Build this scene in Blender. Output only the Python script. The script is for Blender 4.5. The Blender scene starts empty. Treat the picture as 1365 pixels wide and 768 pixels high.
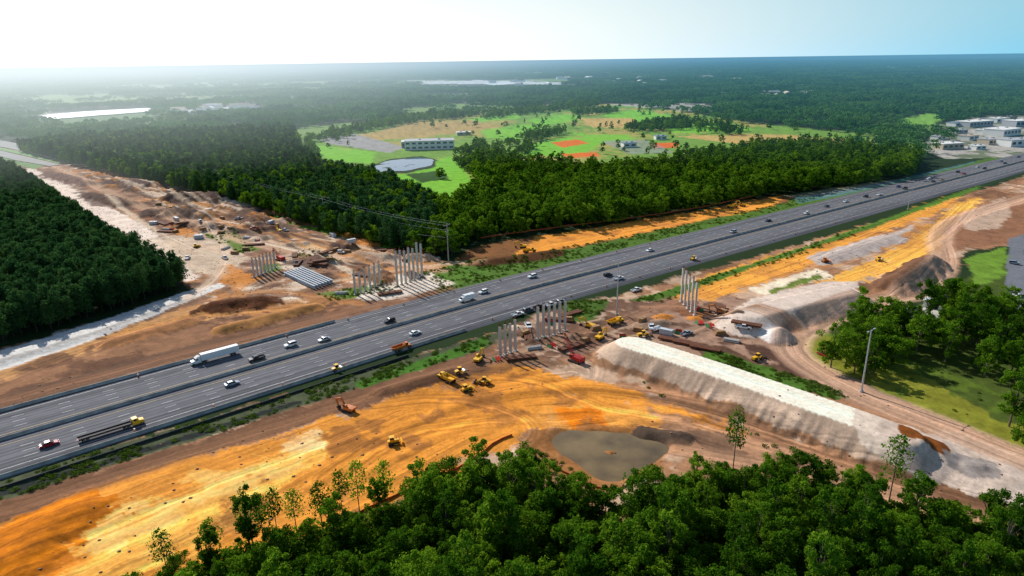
import bpy, math, random
import numpy as np
from mathutils import Vector, Matrix
random.seed(7); rng=np.random.default_rng(7)
S=bpy.context.scene; COL=S.collection
H=100.0; F=910.0; PIT=math.radians(18.55); ROL=0.0147
sP,cP=math.sin(PIT),math.cos(PIT)
R=math.radians
# ---------- survey helpers: photo pixel -> ground point in metres
def at(px,py,z=0.0):
    x=(px-682.5)/F; y=(384-py)/F
    X=x+ROL*y; U=y-ROL*x
    d=(X,cP+U*sP,-sP+U*cP); t=(H-z)/-d[2]
    return (d[0]*t,d[1]*t)
def proj(x,y,z=0.0):
    dep=cP*y+sP*(H-z); U=(sP*y-cP*(H-z))/dep; X=x/dep
    return 682.5+F*(X-ROL*U),384-F*(U+ROL*X)
def hgt(p,ytop,z=0.0):
    lo,hi=0.,120.
    for _ in range(40):
        m=(lo+hi)/2
        if proj(p[0],p[1],z+m)[1]>ytop: lo=m
        else: hi=m
    return lo
def lin(c):
    c=np.array(c,float)/255.
    return np.where(c<.04045,c/12.92,((c+.055)/1.055)**2.4)
# ---------- numpy noise
TAB=rng.random((256,256))
def vn(x,y):
    xi=np.floor(x).astype(int); yi=np.floor(y).astype(int)
    fx=x-xi; fy=y-yi; fx=fx*fx*(3-2*fx); fy=fy*fy*(3-2*fy)
    a=TAB[xi&255,yi&255]; b=TAB[(xi+1)&255,yi&255]; c=TAB[xi&255,(yi+1)&255]; d=TAB[(xi+1)&255,(yi+1)&255]
    return (a*(1-fx)+b*fx)*(1-fy)+(c*(1-fx)+d*fx)*fy
def fbm(x,y,sc,o=4):
    x=np.asarray(x,float)/sc; y=np.asarray(y,float)/sc; r=0; a=.5; t=0
    for i in range(o):
        r=r+a*vn(x+17.3*i,y+9.1*i); t+=a; a*=.55; x=x*2.03; y=y*2.03
    return r/t
def pip(X,Y,poly):
    ins=np.zeros(X.shape,bool); n=len(poly)
    for i in range(n):
        x1,y1=poly[i]; x2,y2=poly[(i+1)%n]
        if y1==y2: continue
        c=((y1>Y)!=(y2>Y))&(X<(x2-x1)*(Y-y1)/(y2-y1)+x1)
        ins^=c
    return ins
def pw(l,z=0): return [at(a,b,z) for a,b in l]
def seg(X,Y,pts):
    """distance, arclength, signed lateral from a polyline"""
    best=np.full(X.shape,1e9); bs=np.zeros(X.shape); bl=np.zeros(X.shape); s0=0
    for (x1,y1),(x2,y2) in zip(pts[:-1],pts[1:]):
        dx,dy=x2-x1,y2-y1; L=math.hypot(dx,dy); ux,uy=dx/L,dy/L
        t=np.clip((X-x1)*ux+(Y-y1)*uy,0,L)
        ex=X-x1-t*ux; ey=Y-y1-t*uy; d=np.hypot(ex,ey); m=d<best
        best=np.where(m,d,best); bs=np.where(m,s0+t,bs); bl=np.where(m,np.sign(ux*ey-uy*ex)*d,bl); s0+=L
    return best,bs,bl
def smooth(p,n=2):
    for _ in range(n):
        q=[p[0]]
        for a,b in zip(p[:-1],p[1:]): q+=[(a[0]*.75+b[0]*.25,a[1]*.75+b[1]*.25),(a[0]*.25+b[0]*.75,a[1]*.25+b[1]*.75)]
        p=q+[p[-1]]
    return p
# ---------- highway centre line
A=np.array(at(0,588)); B=np.array(at(640,402)); C=np.array(at(1365,215))
u1=(B-A)/np.linalg.norm(B-A); u2=(C-B)/np.linalg.norm(C-B)
CL=smooth([tuple(p) for p in (A-u1*300,B-u1*110,B,B+u2*110,C+u2*2500)],3)
_cs=[0]
for a,b in zip(CL[:-1],CL[1:]): _cs.append(_cs[-1]+math.dist(a,b))
def cp(s):
    i=min(max(int(np.searchsorted(_cs,s))-1,0),len(CL)-2)
    t=(s-_cs[i])/(_cs[i+1]-_cs[i]); a,b=CL[i],CL[i+1]
    L=math.dist(a,b); ux,uy=(b[0]-a[0])/L,(b[1]-a[1])/L
    return a[0]+(b[0]-a[0])*t,a[1]+(b[1]-a[1])*t,ux,uy
def off(s,l):
    x,y,ux,uy=cp(s); return x-uy*l,y+ux*l
def road(x,y):
    d,s,l=seg(np.array([x]),np.array([y]),CL); return float(s[0]),float(l[0])
NEAR,FAR=-23.5,21.5
# ---------- heaps and embankments: spine in photo pixels, spine height, top half width, run, height, colour, roughness of foot
RIDGE=[
 ([(842,458),(880,469),(960,495),(1060,530),(1140,558),(1200,580)],5.6,5.2,7.5,6.0,None,.06),
 ([(1200,583),(1228,594)],3,4.6,9,3.2,(214,194,174),.15),
 ([(1235,603),(1330,636)],1,4,9,1.6,(200,178,160),.2),
 ([(1000,424),(1060,408),(1120,394)],3,5.5,9,5.4,(214,193,176),.1),
 ([(1195,380),(1240,350)],2,1.5,9,6.0,(106,76,58),.4),
 ([(1036,452),(1038,451)],0,.3,7,4.6,(226,216,208),.2),
 ([(1218,602),(1240,606)],0,1,4,2.4,(124,72,36),.5),
 ([(1290,628),(1304,630)],0,1,5,2.2,(150,138,130),.5),
 ([(232,266),(300,268)],0,2,13,6,(74,58,52),.75),
 ([(156,244),(204,250)],0,2,11,5,(82,64,58),.75),
 ([(205,285),(275,288)],0,1,10,4.5,(88,68,60),.75),
 ([(66,234),(120,246)],0,1,10,4,(120,92,80),.75),
 ([(120,262),(170,272)],0,1,9,3.5,(96,74,64),.75),
 ([(250,300),(285,304)],0,1,8,3.6,(104,78,64),.75),
 ([(300,276),(345,292)],0,1,8,3.4,(92,70,60),.75),
 ([(285,412),(350,404)],0,1,8,3.2,(92,54,32),.6),
 ([(480,342),(515,346)],0,1,7,3,(110,78,60),.6),
 ([(20,745),(70,700),(100,688)],0,2,9,1.8,(190,112,40),.6),
 ([(640,352),(700,345),(740,338)],0,1,6,2.2,(96,62,38),.6),
 ([(862,580),(905,584)],0,.5,4,1.3,(84,68,56),.6),
 ([(510,522),(600,497)],0,.5,4,1.4,(86,60,44),.6),
 ([(1100,345),(1190,318)],0,2,7,1.0,(176,160,150),.5),
 ([(860,436),(880,432)],0,1,4,1.6,(150,122,102),.5),
 ([(150,458),(250,430)],0,1,5,1.6,(160,112,76),.5),
 ([(-80,504),(0,479),(130,440),(250,398),(290,385)],.5,4.0,3,.8,None,.03),
 ([(300,440),(420,410)],0,1,5,2.0,(166,118,74),.5),
]
PALH=[(88,68,58),(170,144,122),(136,98,70),(196,172,148),(168,116,70),(104,78,66),(76,62,56),(90,66,52),(190,126,70)]
for k in range(64):
    t=random.random(); u=110+450*t; v=230+132*t+random.uniform(-26,34)*(.4+.6*t)
    RIDGE.append(([(u,v),(u+random.uniform(4,28),v+random.uniform(-3,6))],0,.5,random.uniform(3,7),random.uniform(1.2,3.0),random.choice(PALH),.75))
for k in range(20):
    u=random.uniform(680,1000); v=432+(u-680)*.02+random.uniform(-14,26)
    if 800<u<1000 and v>446: v=425
    RIDGE.append(([(u,v),(u+random.uniform(3,9),v+random.uniform(-2,2))],0,.3,random.uniform(2,3.5),random.uniform(.8,1.6),random.choice(PALH),.7))
RW=[(pw(p,z),tp,run,h,c,ro) for p,z,tp,run,h,c,ro in RIDGE]
HOL=(pw([(758,586),(830,588),(868,592),(815,624),(758,586)]),2,4.5,1.6,None,.2)
def ridge_h(X,Y,r):
    pts,tp,run,h,c,ro=r
    d,s,_=seg(X,Y,pts)
    rr=run*(1+ro*2*(fbm(X,Y,5 if ro<.7 else 3.2,3)-.5))
    if ro<.13 and h>3: rr=rr*(1+.5*(fbm(s,s*0+3,2.4,3)-.5))   # rain-cut ribs down the bank
    q=h*np.clip((tp+rr-d)/rr,0,1)
    return q if ro<.7 else q*(.55+.9*fbm(X+40,Y,1.8,3))
def Hf(X,Y):
    X=np.asarray(X,float); Y=np.asarray(Y,float)
    h=np.zeros(X.shape); q=np.ones(X.shape)
    for r in RW+[HOL]:
        cx=np.mean([p[0] for p in r[0]]); cy=np.mean([p[1] for p in r[0]])
        ext=max(math.dist((cx,cy),p) for p in r[0])+r[1]+r[2]*1.8
        m=(abs(X-cx)<ext)&(abs(Y-cy)<ext)
        if m.any():
            w=ridge_h(X[m],Y[m],r)
            if r is HOL: h[m]-=w
            else:
                h[m]=np.maximum(h[m],w)
                if r[5]<.16: q[m]=np.where(w>.3,.12,q[m])
    rr=np.hypot(X,Y)
    h=h+np.where(rr<900,(fbm(X,Y,9,4)-.5)*.8*q,0)
    m=rr<1500
    if m.any():
        _,_,l=seg(X[m],Y[m],CL)
        k=np.where(l>0,l-FAR,-l+NEAR)
        h[m]=h[m]*np.clip((k-1)/8,0,1)-.25*(k<-1)
    return h
def hz(x,y): return float(Hf(np.array([x]),np.array([y]))[0])
def ground_z(x,y):
    s,l=road(x,y)
    return .06 if NEAR<l<FAR else hz(x,y)
# ---------- materials
def newmat(name):
    m=bpy.data.materials.new(name); m.use_nodes=True; nt=m.node_tree; nt.nodes.clear(); return m,nt
def N(nt,t,**k):
    n=nt.nodes.new(t)
    for a,b in k.items(): setattr(n,a,b)
    return n
def mth(nt,op,a,b=None,c=None):
    n=N(nt,'ShaderNodeMath',operation=op)
    for i,v in enumerate((a,b,c)):
        if v is None: continue
        if hasattr(v,'links'): nt.links.new(v,n.inputs[i])
        else: n.inputs[i].default_value=v
    return n.outputs[0]
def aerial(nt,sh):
    """painted haze: emission mixed into the surface material, growing with distance from the site, brighter toward the sun"""
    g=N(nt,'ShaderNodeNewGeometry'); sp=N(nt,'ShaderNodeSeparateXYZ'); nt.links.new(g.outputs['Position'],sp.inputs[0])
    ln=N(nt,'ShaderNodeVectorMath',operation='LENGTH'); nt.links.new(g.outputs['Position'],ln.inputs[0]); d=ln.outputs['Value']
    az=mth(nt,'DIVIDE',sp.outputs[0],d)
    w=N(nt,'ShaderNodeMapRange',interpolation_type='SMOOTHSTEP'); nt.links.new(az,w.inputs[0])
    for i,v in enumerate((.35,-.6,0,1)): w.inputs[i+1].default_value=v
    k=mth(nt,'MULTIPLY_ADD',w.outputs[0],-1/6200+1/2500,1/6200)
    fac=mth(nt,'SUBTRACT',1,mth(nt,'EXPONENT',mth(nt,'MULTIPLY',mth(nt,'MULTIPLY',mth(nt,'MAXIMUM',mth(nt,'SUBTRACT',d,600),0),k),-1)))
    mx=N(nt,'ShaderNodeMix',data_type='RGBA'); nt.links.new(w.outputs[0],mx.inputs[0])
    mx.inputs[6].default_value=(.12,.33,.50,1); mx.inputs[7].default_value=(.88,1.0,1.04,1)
    em=N(nt,'ShaderNodeEmission'); nt.links.new(mx.outputs[2],em.inputs[0])  # haze glow painted into the material, standing in for light scattered by air
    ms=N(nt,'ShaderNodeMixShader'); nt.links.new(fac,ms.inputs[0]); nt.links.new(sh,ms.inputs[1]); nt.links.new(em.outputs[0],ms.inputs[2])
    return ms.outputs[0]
_mc={}
def M(key,rgb=None,rough=.6,metal=0,ns=1.5,amt=.3,haze=False,coat=0):
    if key in _mc: return _mc[key]
    m,nt=newmat(key); c=lin(rgb)
    b=N(nt,'ShaderNodeBsdfPrincipled'); b.inputs['Roughness'].default_value=rough; b.inputs['Metallic'].default_value=metal
    b.inputs['Coat Weight'].default_value=coat
    tc=N(nt,'ShaderNodeTexCoord'); nz=N(nt,'ShaderNodeTexNoise'); nz.inputs['Scale'].default_value=ns; nz.inputs['Detail'].default_value=5
    nt.links.new(tc.outputs['Object'],nz.inputs[0])
    mr=N(nt,'ShaderNodeMapRange'); nt.links.new(nz.outputs[0],mr.inputs[0])
    for i,v in enumerate((.3,.7,1-amt,1+amt)): mr.inputs[i+1].default_value=v
    vs=N(nt,'ShaderNodeVectorMath',operation='SCALE'); vs.inputs[0].default_value=tuple(c); nt.links.new(mr.outputs[0],vs.inputs['Scale'])
    nt.links.new(vs.outputs[0],b.inputs['Base Color'])
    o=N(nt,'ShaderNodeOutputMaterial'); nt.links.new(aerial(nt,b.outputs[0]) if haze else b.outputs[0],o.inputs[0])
    _mc[key]=m; return m
def foliage(name,cols,trans=.45):
    m,nt=newmat(name)
    oi=N(nt,'ShaderNodeObjectInfo'); g=N(nt,'ShaderNodeNewGeometry')
    nz=N(nt,'ShaderNodeTexNoise'); nz.inputs['Scale'].default_value=.09; nz.inputs['Detail'].default_value=4; nt.links.new(g.outputs['Position'],nz.inputs[0])
    f=mth(nt,'ADD',mth(nt,'MULTIPLY',oi.outputs['Random'],.42),mth(nt,'MULTIPLY',g.outputs['Random Per Island'],.34))
    f=mth(nt,'ADD',f,mth(nt,'MULTIPLY',nz.outputs[0],.34))
    cr=N(nt,'ShaderNodeValToRGB'); e=cr.color_ramp.elements
    e[0].position=.15; e[0].color=(*cols[0],1); e[1].position=.95; e[1].color=(*cols[2],1); x=e.new(.52); x.color=(*cols[1],1)
    nt.links.new(f,cr.inputs[0])
    d=N(nt,'ShaderNodeBsdfDiffuse'); t=N(nt,'ShaderNodeBsdfTranslucent'); nt.links.new(cr.outputs[0],d.inputs[0]); nt.links.new(cr.outputs[0],t.inputs[0])
    ms=N(nt,'ShaderNodeMixShader'); ms.inputs[0].default_value=trans; nt.links.new(d.outputs[0],ms.inputs[1]); nt.links.new(t.outputs[0],ms.inputs[2])
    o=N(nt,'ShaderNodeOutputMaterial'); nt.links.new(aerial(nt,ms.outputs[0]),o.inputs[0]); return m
LEAF=foliage('broadleaf_foliage',((.018,.058,.005),(.080,.190,.010),(.27,.43,.025)),.48)
PINE=foliage('pine_foliage',((.014,.050,.018),(.040,.110,.032),(.10,.20,.048)),.36)
WEED=foliage('weed_foliage',((.04,.08,.010),(.09,.155,.018),(.16,.24,.03)))
FARL=foliage('distant_foliage',((.022,.085,.030),(.060,.170,.050),(.15,.30,.068)),.33)
BARK=M('bark',(104,90,76),.9); PBARK=M('pine_bark',(58,50,42),.9)
PAINT={'white':M('white_paint',(232,232,230),.35,amt=.05,coat=.4),'silver':M('silver_paint',(168,174,182),.35,.4,amt=.05,coat=.4),
 'black':M('black_paint',(22,24,28),.3,amt=.1,coat=.5),'red':M('red_paint',(165,18,30),.35,amt=.08,coat=.5),'grey':M('grey_paint',(92,98,106),.35,.3,amt=.06,coat=.4),
 'blue':M('blue_paint',(35,60,110),.35,amt=.06,coat=.4),'tan':M('tan_paint',(176,160,136),.4,.2,amt=.06,coat=.3),'yellow':M('yellow_machine_paint',(236,178,20),.5,amt=.22,ns=3),
 'orange':M('orange_machine_paint',(200,110,30),.5,amt=.2),'rig':M('rig_red_paint',(190,36,28),.5,amt=.2)}
GLASS=M('dark_glass',(24,30,36),.12,amt=.05); TYRE=M('tyre_rubber',(24,24,24),.9); RIM=M('wheel_rim',(150,150,152),.4,.6)
STEEL=M('dark_steel',(62,60,60),.6,.3); GALV=M('galvanised_steel',(186,190,194),.45,.4,amt=.12); CONC=M('concrete',(196,188,178),.85,amt=.2)
KRAIL=M('barrier_concrete',(168,164,158),.9,amt=.3,ns=.4); TRACKM=M('crawler_track_steel',(52,46,42),.8); RUST=M('rusty_steel',(120,72,46),.85); WOOD=M('timber',(160,122,80),.85)
POLE=M('weathered_pole',(160,152,142),.85); WIRE=M('wire_metal',(40,42,44),.6); CABLE=M('aluminium_wire',(170,172,174),.7)
# ---------- objects
def tag(o,label=None,cat=None,group=None,kind=None):
    for k,v in (('label',label),('category',cat),('group',group),('kind',kind)):
        if v: o[k]=v
    return o
class MB:
    def __init__(s): s.v=[];s.f=[];s.m=[]
    def add(s,vs,fs,mi=0):
        o=len(s.v); s.v+=[tuple(v) for v in vs]; s.f+=[tuple(i+o for i in f) for f in fs]; s.m+=[mi]*len(fs); return s
    def box(s,c,d,mi=0,ry=0,rz=0,tp=1.0):
        m=Matrix.Translation(c)@Matrix.Rotation(rz,4,'Z')@Matrix.Rotation(ry,4,'Y')
        vs=[m@Vector((x*d[0]/2*(tp if z>0 else 1),y*d[1]/2*(tp if z>0 else 1),z*d[2]/2)) for x,y,z in ((-1,-1,-1),(1,-1,-1),(1,1,-1),(-1,1,-1),(-1,-1,1),(1,-1,1),(1,1,1),(-1,1,1))]
        return s.add(vs,((3,2,1,0),(4,5,6,7),(0,1,5,4),(1,2,6,5),(2,3,7,6),(3,0,4,7)),mi)
    def prism(s,pr,y0,y1,mi=0,tp=None):
        n=len(pr); k=[(x,y0,z) for x,z in pr]+[(x,y1,z) for x,z in pr]
        fs=[tuple(range(n)),tuple(range(2*n-1,n-1,-1))]+[(i,i+n,(i+1)%n+n,(i+1)%n) for i in range(n)]
        return s.add(k,fs,mi)
    def cyl(s,a,b,r,r2=None,n=8,mi=0):
        a=Vector(a);b=Vector(b); r2=r if r2 is None else r2; d=(b-a).normalized(); u=d.orthogonal().normalized(); w=d.cross(u)
        vs=[a+(u*math.cos(2*math.pi*i/n)+w*math.sin(2*math.pi*i/n))*r for i in range(n)]+[b+(u*math.cos(2*math.pi*i/n)+w*math.sin(2*math.pi*i/n))*r2 for i in range(n)]
        return s.add(vs,[tuple(range(n-1,-1,-1)),tuple(range(n,2*n))]+[(i,(i+1)%n,(i+1)%n+n,i+n) for i in range(n)],mi)
    def mesh(s,name,mats):
        me=bpy.data.meshes.new(name); me.from_pydata(s.v,[],s.f)
        for m in (mats if isinstance(mats,(list,tuple)) else [mats]): me.materials.append(m)
        me.polygons.foreach_set('material_index',s.m); me.update(); return me
    def build(s,name,mats,parent=None): return link(name,s.mesh(name,mats),parent)
def link(name,data,parent=None,loc=None):
    o=bpy.data.objects.new(name,data); COL.objects.link(o)
    if parent: o.parent=parent
    if loc: o.location=loc
    return o
def root(name,label,cat,x,y,rz=0,group=None,z=None,sc=1):
    o=bpy.data.objects.new(name,None); COL.objects.link(o)
    o.location=(x,y,ground_z(x,y) if z is None else z); o.rotation_euler=(0,0,rz); o.scale=(sc,)*3
    return tag(o,label,cat,group)
def npmesh(name,V,Fq,mats):
    me=bpy.data.meshes.new(name); n=len(Fq)
    me.vertices.add(len(V)); me.vertices.foreach_set('co',np.asarray(V,np.float32).ravel())
    me.loops.add(n*4); me.loops.foreach_set('vertex_index',np.asarray(Fq,np.int32).ravel())
    me.polygons.add(n); me.polygons.foreach_set('loop_start',np.arange(0,n*4,4,dtype=np.int32)); me.polygons.foreach_set('loop_total',np.full(n,4,np.int32))
    for m in mats: me.materials.append(m)
    me.update(calc_edges=True); return me
# ================= TERRAIN =================
th=np.radians(np.arange(-60,60.01,.17)); rr=[60.]
while rr[-1]<950: rr.append(rr[-1]*1.0037)
while rr[-1]<48000: rr.append(rr[-1]*1.025)
rr=np.array(rr); TH,RR=np.meshgrid(th,rr); X=(RR*np.sin(TH)).ravel(); Y=(RR*np.cos(TH)).ravel(); RD=RR.ravel()
Z=Hf(X,Y)
col=np.tile(lin((34,52,22)),(len(X),1))
n1=fbm(X,Y,6,4); n2=fbm(X+500,Y-300,6,4); nb=fbm(X+90,Y,40,4); nf=fbm(X,Y+70,2.2,3); wn=rng.random(len(X))-.5; wn2=rng.random(len(X))-.5
def paint(px,c,warp=3.,jit=.3,alpha=1.0,patch=None):
    p=pw(px); xs=[q[0] for q in p]; ys=[q[1] for q in p]
    m=(X>min(xs)-warp)&(X<max(xs)+warp)&(Y>min(ys)-warp)&(Y<max(ys)+warp); i=np.where(m)[0]
    if not len(i): return
    k=np.zeros(len(i))
    for s_ in (.5,1.,1.6): k+=pip(X[i]+(n1[i]-.5)*warp*2.6*s_+wn[i]*warp*.35,Y[i]+(n2[i]-.5)*warp*2.6*s_+wn2[i]*warp*.35,p)/3
    if patch is not None: k=k*np.clip((nb[i]+.5*(n1[i]-.5)-patch)/.06,0,1)
    q=k>0; i=i[q]; k=(k[q]*alpha)[:,None]
    cc=lin(c)[None,:]*(1+jit*2*(nf[i]-.5)+jit*1.6*(n2[i]-.5))[:,None]
    col[i]=col[i]*(1-k)+cc*k
# far plain
far=RD>850
fl=fbm(X,Y,700,4); fl2=fbm(X+3000,Y,260,3)
def far_clear(x,y): return (fbm(x,y,700,4)>.60)|(fbm(x+3000,y,260,3)>.68)
i=np.where(far&(fl>.60))[0]; col[i]=lin((112,140,66))*(.7+.6*fl2[i])[:,None]
i=np.where(far&(fl2>.68))[0]; col[i]=lin((168,162,152))*(.7+.6*n1[i])[:,None]
PARK=[(405,190),(430,178),(560,160),(700,146),(800,138),(910,148),(1000,164),(1130,177),(1185,187),(1130,196),(1000,207),(930,216),(840,222),(760,226),(680,222),(640,225),(650,250),(605,275),(545,265),(500,245),(440,232),(412,212)]
INDU=[(1228,200),(1250,168),(1300,156),(1400,154),(1400,208),(1260,212)]
SUB1=[(560,109),(640,107),(750,110),(745,113),(640,112),(570,112)]
SUB2=[(210,152),(330,140),(350,146),(240,160)]
LAKE=[(55,155),(110,150),(200,145),(197,150),(120,156),(70,160)]
CORR=[(-60,180),(0,190),(60,200),(110,212),(215,240),(330,268),(420,302),(530,335),(600,350),(660,355),(640,390),(430,440),(0,565),(-80,590),(-80,490),(0,464),(130,430),(258,386),(200,352),(110,292),(30,232),(0,220),(-60,200)]
paint(CORR,(150,114,90)); 
for c,t,sc in (((196,170,146),.56,26),((98,72,58),.53,20),((186,128,80),.56,30),((220,198,174),.63,14),((78,58,48),.60,12),((120,88,68),.56,9)):
    nb=fbm(X+c[0]*37,Y+c[2]*11,sc,4); paint(CORR,c,patch=t,alpha=.85)
# far roadside
paint([(560,362),(640,348),(760,328),(850,312),(1000,280),(1120,254),(1220,235),(1400,190),(1400,215),(1200,258),(860,350),(700,390),(590,400)],(78,108,36))
paint([(630,330),(690,318),(760,310),(830,297),(930,282),(1010,264),(1060,258),(1050,270),(960,290),(850,313),(760,332),(690,345),(600,352)],(124,84,52))
paint([(685,342),(715,316),(760,309),(830,297),(930,282),(1000,268),(1044,261),(1034,275),(960,290),(850,312),(770,328),(720,338)],(222,148,74),3,.2)
nb=fbm(X+771,Y+31,16,3); paint([(685,342),(760,309),(930,282),(1044,261),(960,290),(770,328)],(178,116,66),3,patch=.54,alpha=.7)
paint([(1040,262),(1130,248),(1200,238),(1190,244),(1100,262)],(130,126,96),1.5)
paint([(1060,264),(1180,243),(1300,215),(1295,218),(1180,248),(1065,272)],(84,128,146),1,alpha=.5)
# near side all dirt
NEARD=[(-80,668),(0,640),(650,447),(760,412),(900,372),(1100,316),(1400,225),(1400,320),(1290,335),(1240,395),(1150,405),(1075,445),(1065,470),(1160,520),(1400,618),(1400,780),(1240,710),(1150,675),(1060,650),(960,645),(880,655),(830,700),(760,665),(690,640),(620,665),(520,695),(420,725),(300,765),(150,810),(-100,960),(-100,700)]
paint(NEARD,(156,116,88))
for c,t,sc in (((112,80,60),.55,20),((194,164,138),.58,22)):
    nb=fbm(X+c[0]*37,Y+c[2]*11,sc,4); paint(NEARD,c,patch=t,alpha=.8)
# yellow fill of the lower left
paint([(-60,900),(-60,715),(0,692),(130,640),(330,588),(440,556),(560,522),(660,482),(700,490),(760,505),(850,522),(960,560),(1010,588),(890,572),(740,560),(690,590),(600,640),(500,680),(380,715),(280,755),(160,800)],(210,140,70),7,.16)
paint([(60,780),(130,690),(300,628),(430,575),(450,590),(430,620),(330,680),(220,740),(160,790)],(234,172,92),9,.14,alpha=.95)
paint([(120,700),(290,640),(400,600),(380,630),(250,690),(150,740)],(240,190,116),9,.12,alpha=.8)
paint([(372,598),(385,580),(430,572),(440,598),(400,608)],(244,208,150),4,.12,alpha=.7)
paint([(-40,800),(0,712),(60,690),(116,676),(112,720),(70,760),(40,800)],(184,108,44),5,alpha=.9)
paint([(440,575),(520,545),(640,500),(700,500),(800,530),(700,545),(600,585),(500,640),(440,650)],(190,124,60),7,.18,alpha=.7)
nb=fbm(X+77,Y+31,16,4); paint([(300,640),(440,575),(520,545),(640,500),(700,500),(800,530),(960,560),(1000,585),(700,555),(600,600),(500,650),(300,720)],(134,88,52),5,alpha=.7,patch=.54)
paint([(690,565),(740,545),(860,540),(930,560),(880,580),(800,572)],(208,144,78),5,.2,alpha=.8)
paint([(745,545),(800,545),(812,572),(770,578)],(214,118,44),4,alpha=.85)
paint([(845,572),(890,572),(905,588),(880,600),(850,590)],(96,78,62),2)
paint([(700,604),(722,570),(800,562),(890,576),(908,596),(852,640),(826,656),(786,650),(716,622)],(150,102,62),4,alpha=.9)
paint([(505,522),(545,508),(605,495),(650,480),(655,492),(600,508),(520,530)],(84,60,44),2)
paint([(560,500),(640,472),(760,440),(800,430),(800,470),(760,490),(680,490),(600,520)],(120,86,62),5,alpha=.75)
# bare strip beside the highway, verge and drain
paint([(-60,690),(0,672),(650,462),(700,470),(560,520),(300,596),(130,645),(0,700),(-60,722)],(112,80,60),3)
paint([(-80,664),(0,640),(650,447),(700,434),(705,440),(650,464),(0,668),(-80,694)],(76,82,56),1.2)
paint([(-80,680),(0,655),(400,533),(402,538),(0,664),(-80,690)],(38,42,40),.7)
paint([(470,510),(650,450),(655,460),(480,520)],(66,108,28),1.2)
# bridge work, middle
paint([(660,470),(700,425),(780,400),(860,395),(880,430),(830,455),(790,470),(740,480)],(112,84,68),3)
nb=fbm(X+471,Y+39,6,4); paint([(660,470),(700,425),(780,400),(860,395),(880,430),(830,455),(790,470),(740,480)],(176,146,122),3,patch=.55)
paint([(745,400),(810,400),(800,425),(760,430)],(70,96,32),3)
paint([(840,400),(900,385),(1000,400),(990,440),(1060,455),(1050,520),(960,490),(870,455),(850,430)],(158,126,106),3)
nb=fbm(X+41,Y+939,7,4); paint([(840,400),(900,385),(1000,400),(990,440),(1060,455),(1050,520),(960,490),(870,455),(850,430)],(104,78,64),3,patch=.53)
paint([(880,410),(905,380),(935,385),(930,410),(970,430),(930,430)],(116,72,46),3,alpha=.8)
paint([(900,452),(960,462),(1060,500),(1120,530),(1050,520),(960,488)],(96,72,56),2)
paint([(940,464),(1000,482),(1100,514),(1135,530),(1110,532),(1000,499),(935,474)],(72,104,32),2)
paint([(980,455),(1040,470),(1100,508),(1060,500)],(84,60,50),2)
paint([(860,540),(960,570),(1080,608),(1240,660),(1400,720),(1400,760),(1240,705),(1120,660),(1000,625),(900,590)],(160,122,96),4,alpha=.8)
nb=fbm(X+7,Y+331,9,4); paint([(880,560),(1080,605),(1240,650),(1300,680),(1200,680),(1060,640),(960,610)],(104,80,64),3,alpha=.8,patch=.5)
# embankment
for r in RW[:1]:
    h0=ridge_h(X,Y,r); i=np.where(h0>.3)[0]; sa=seg(X[i],Y[i],r[0])[1]; gl=fbm(sa,sa*0+3,2.4,3); g2_=fbm(sa,h0[i]*.3,1.2,2)
    col[i]=lin((182,156,134))*(.5+.2*n2[i]+.45*gl+.35*g2_)[:,None]
    i=np.where((h0>.3)&(h0<1.7+3*(n1-.5)))[0]; col[i]=lin((148,112,86))*(.7+.6*n2[i])[:,None]
    i=np.where(h0>5.93)[0]; col[i]=lin((244,230,208))*(.9+.2*n1[i])[:,None]
paint([(1190,570),(1235,590),(1310,640),(1260,640),(1190,600)],(228,210,190),3,.2,alpha=.8)
# right hand side
paint([(878,398),(930,372),(1000,350),(1100,320),(1180,294),(1250,266),(1278,260),(1266,276),(1160,316),(1070,358),(1000,382),(950,400)],(224,156,80),4,.16)
paint([(1080,378),(1160,350),(1200,328),(1240,300),(1275,270),(1310,262),(1292,287),(1260,307),(1250,336),(1198,360),(1140,378)],(230,170,90),5,.16)
nb=fbm(X+7,Y+31,18,3); paint([(878,398),(1000,350),(1250,266),(1310,262),(1258,307),(1195,358),(1090,374),(950,398)],(186,126,72),3,.2,patch=.56,alpha=.6)
paint([(1085,348),(1120,336),(1190,311),(1220,298),(1212,308),(1130,345),(1095,354)],(176,162,150),2.5)
paint([(1000,385),(1090,358),(1110,368),(1020,392)],(236,214,184),2.5)
paint([(1020,388),(1090,366),(1096,370),(1030,392)],(106,122,50),2)
paint([(1262,300),(1305,275),(1400,250),(1400,318),(1290,330),(1255,345)],(140,100,76),3)
paint([(1275,290),(1340,262),(1350,285),(1330,305),(1290,308)],(182,154,132),3)
paint([(840,402),(1000,352),(1150,302),(1290,252),(1310,246),(1300,254),(1150,309),(1000,358),(880,402)],(78,112,34),1.5)
paint([(975,412),(1000,398),(1090,378),(1148,374),(1142,396),(1075,438),(1010,446),(985,432)],(214,193,176),2)
paint([(1240,568),(1400,618),(1400,690),(1330,665),(1260,640),(1200,610)],(192,170,152),4,alpha=.85)
HAUL=[(1400,628),(1240,563),(1150,527),(1085,494),(1058,474),(1050,456),(1076,437),(1130,414),(1180,400),(1232,390),(1262,350),(1248,315),(1275,290),(1400,255)]
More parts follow.
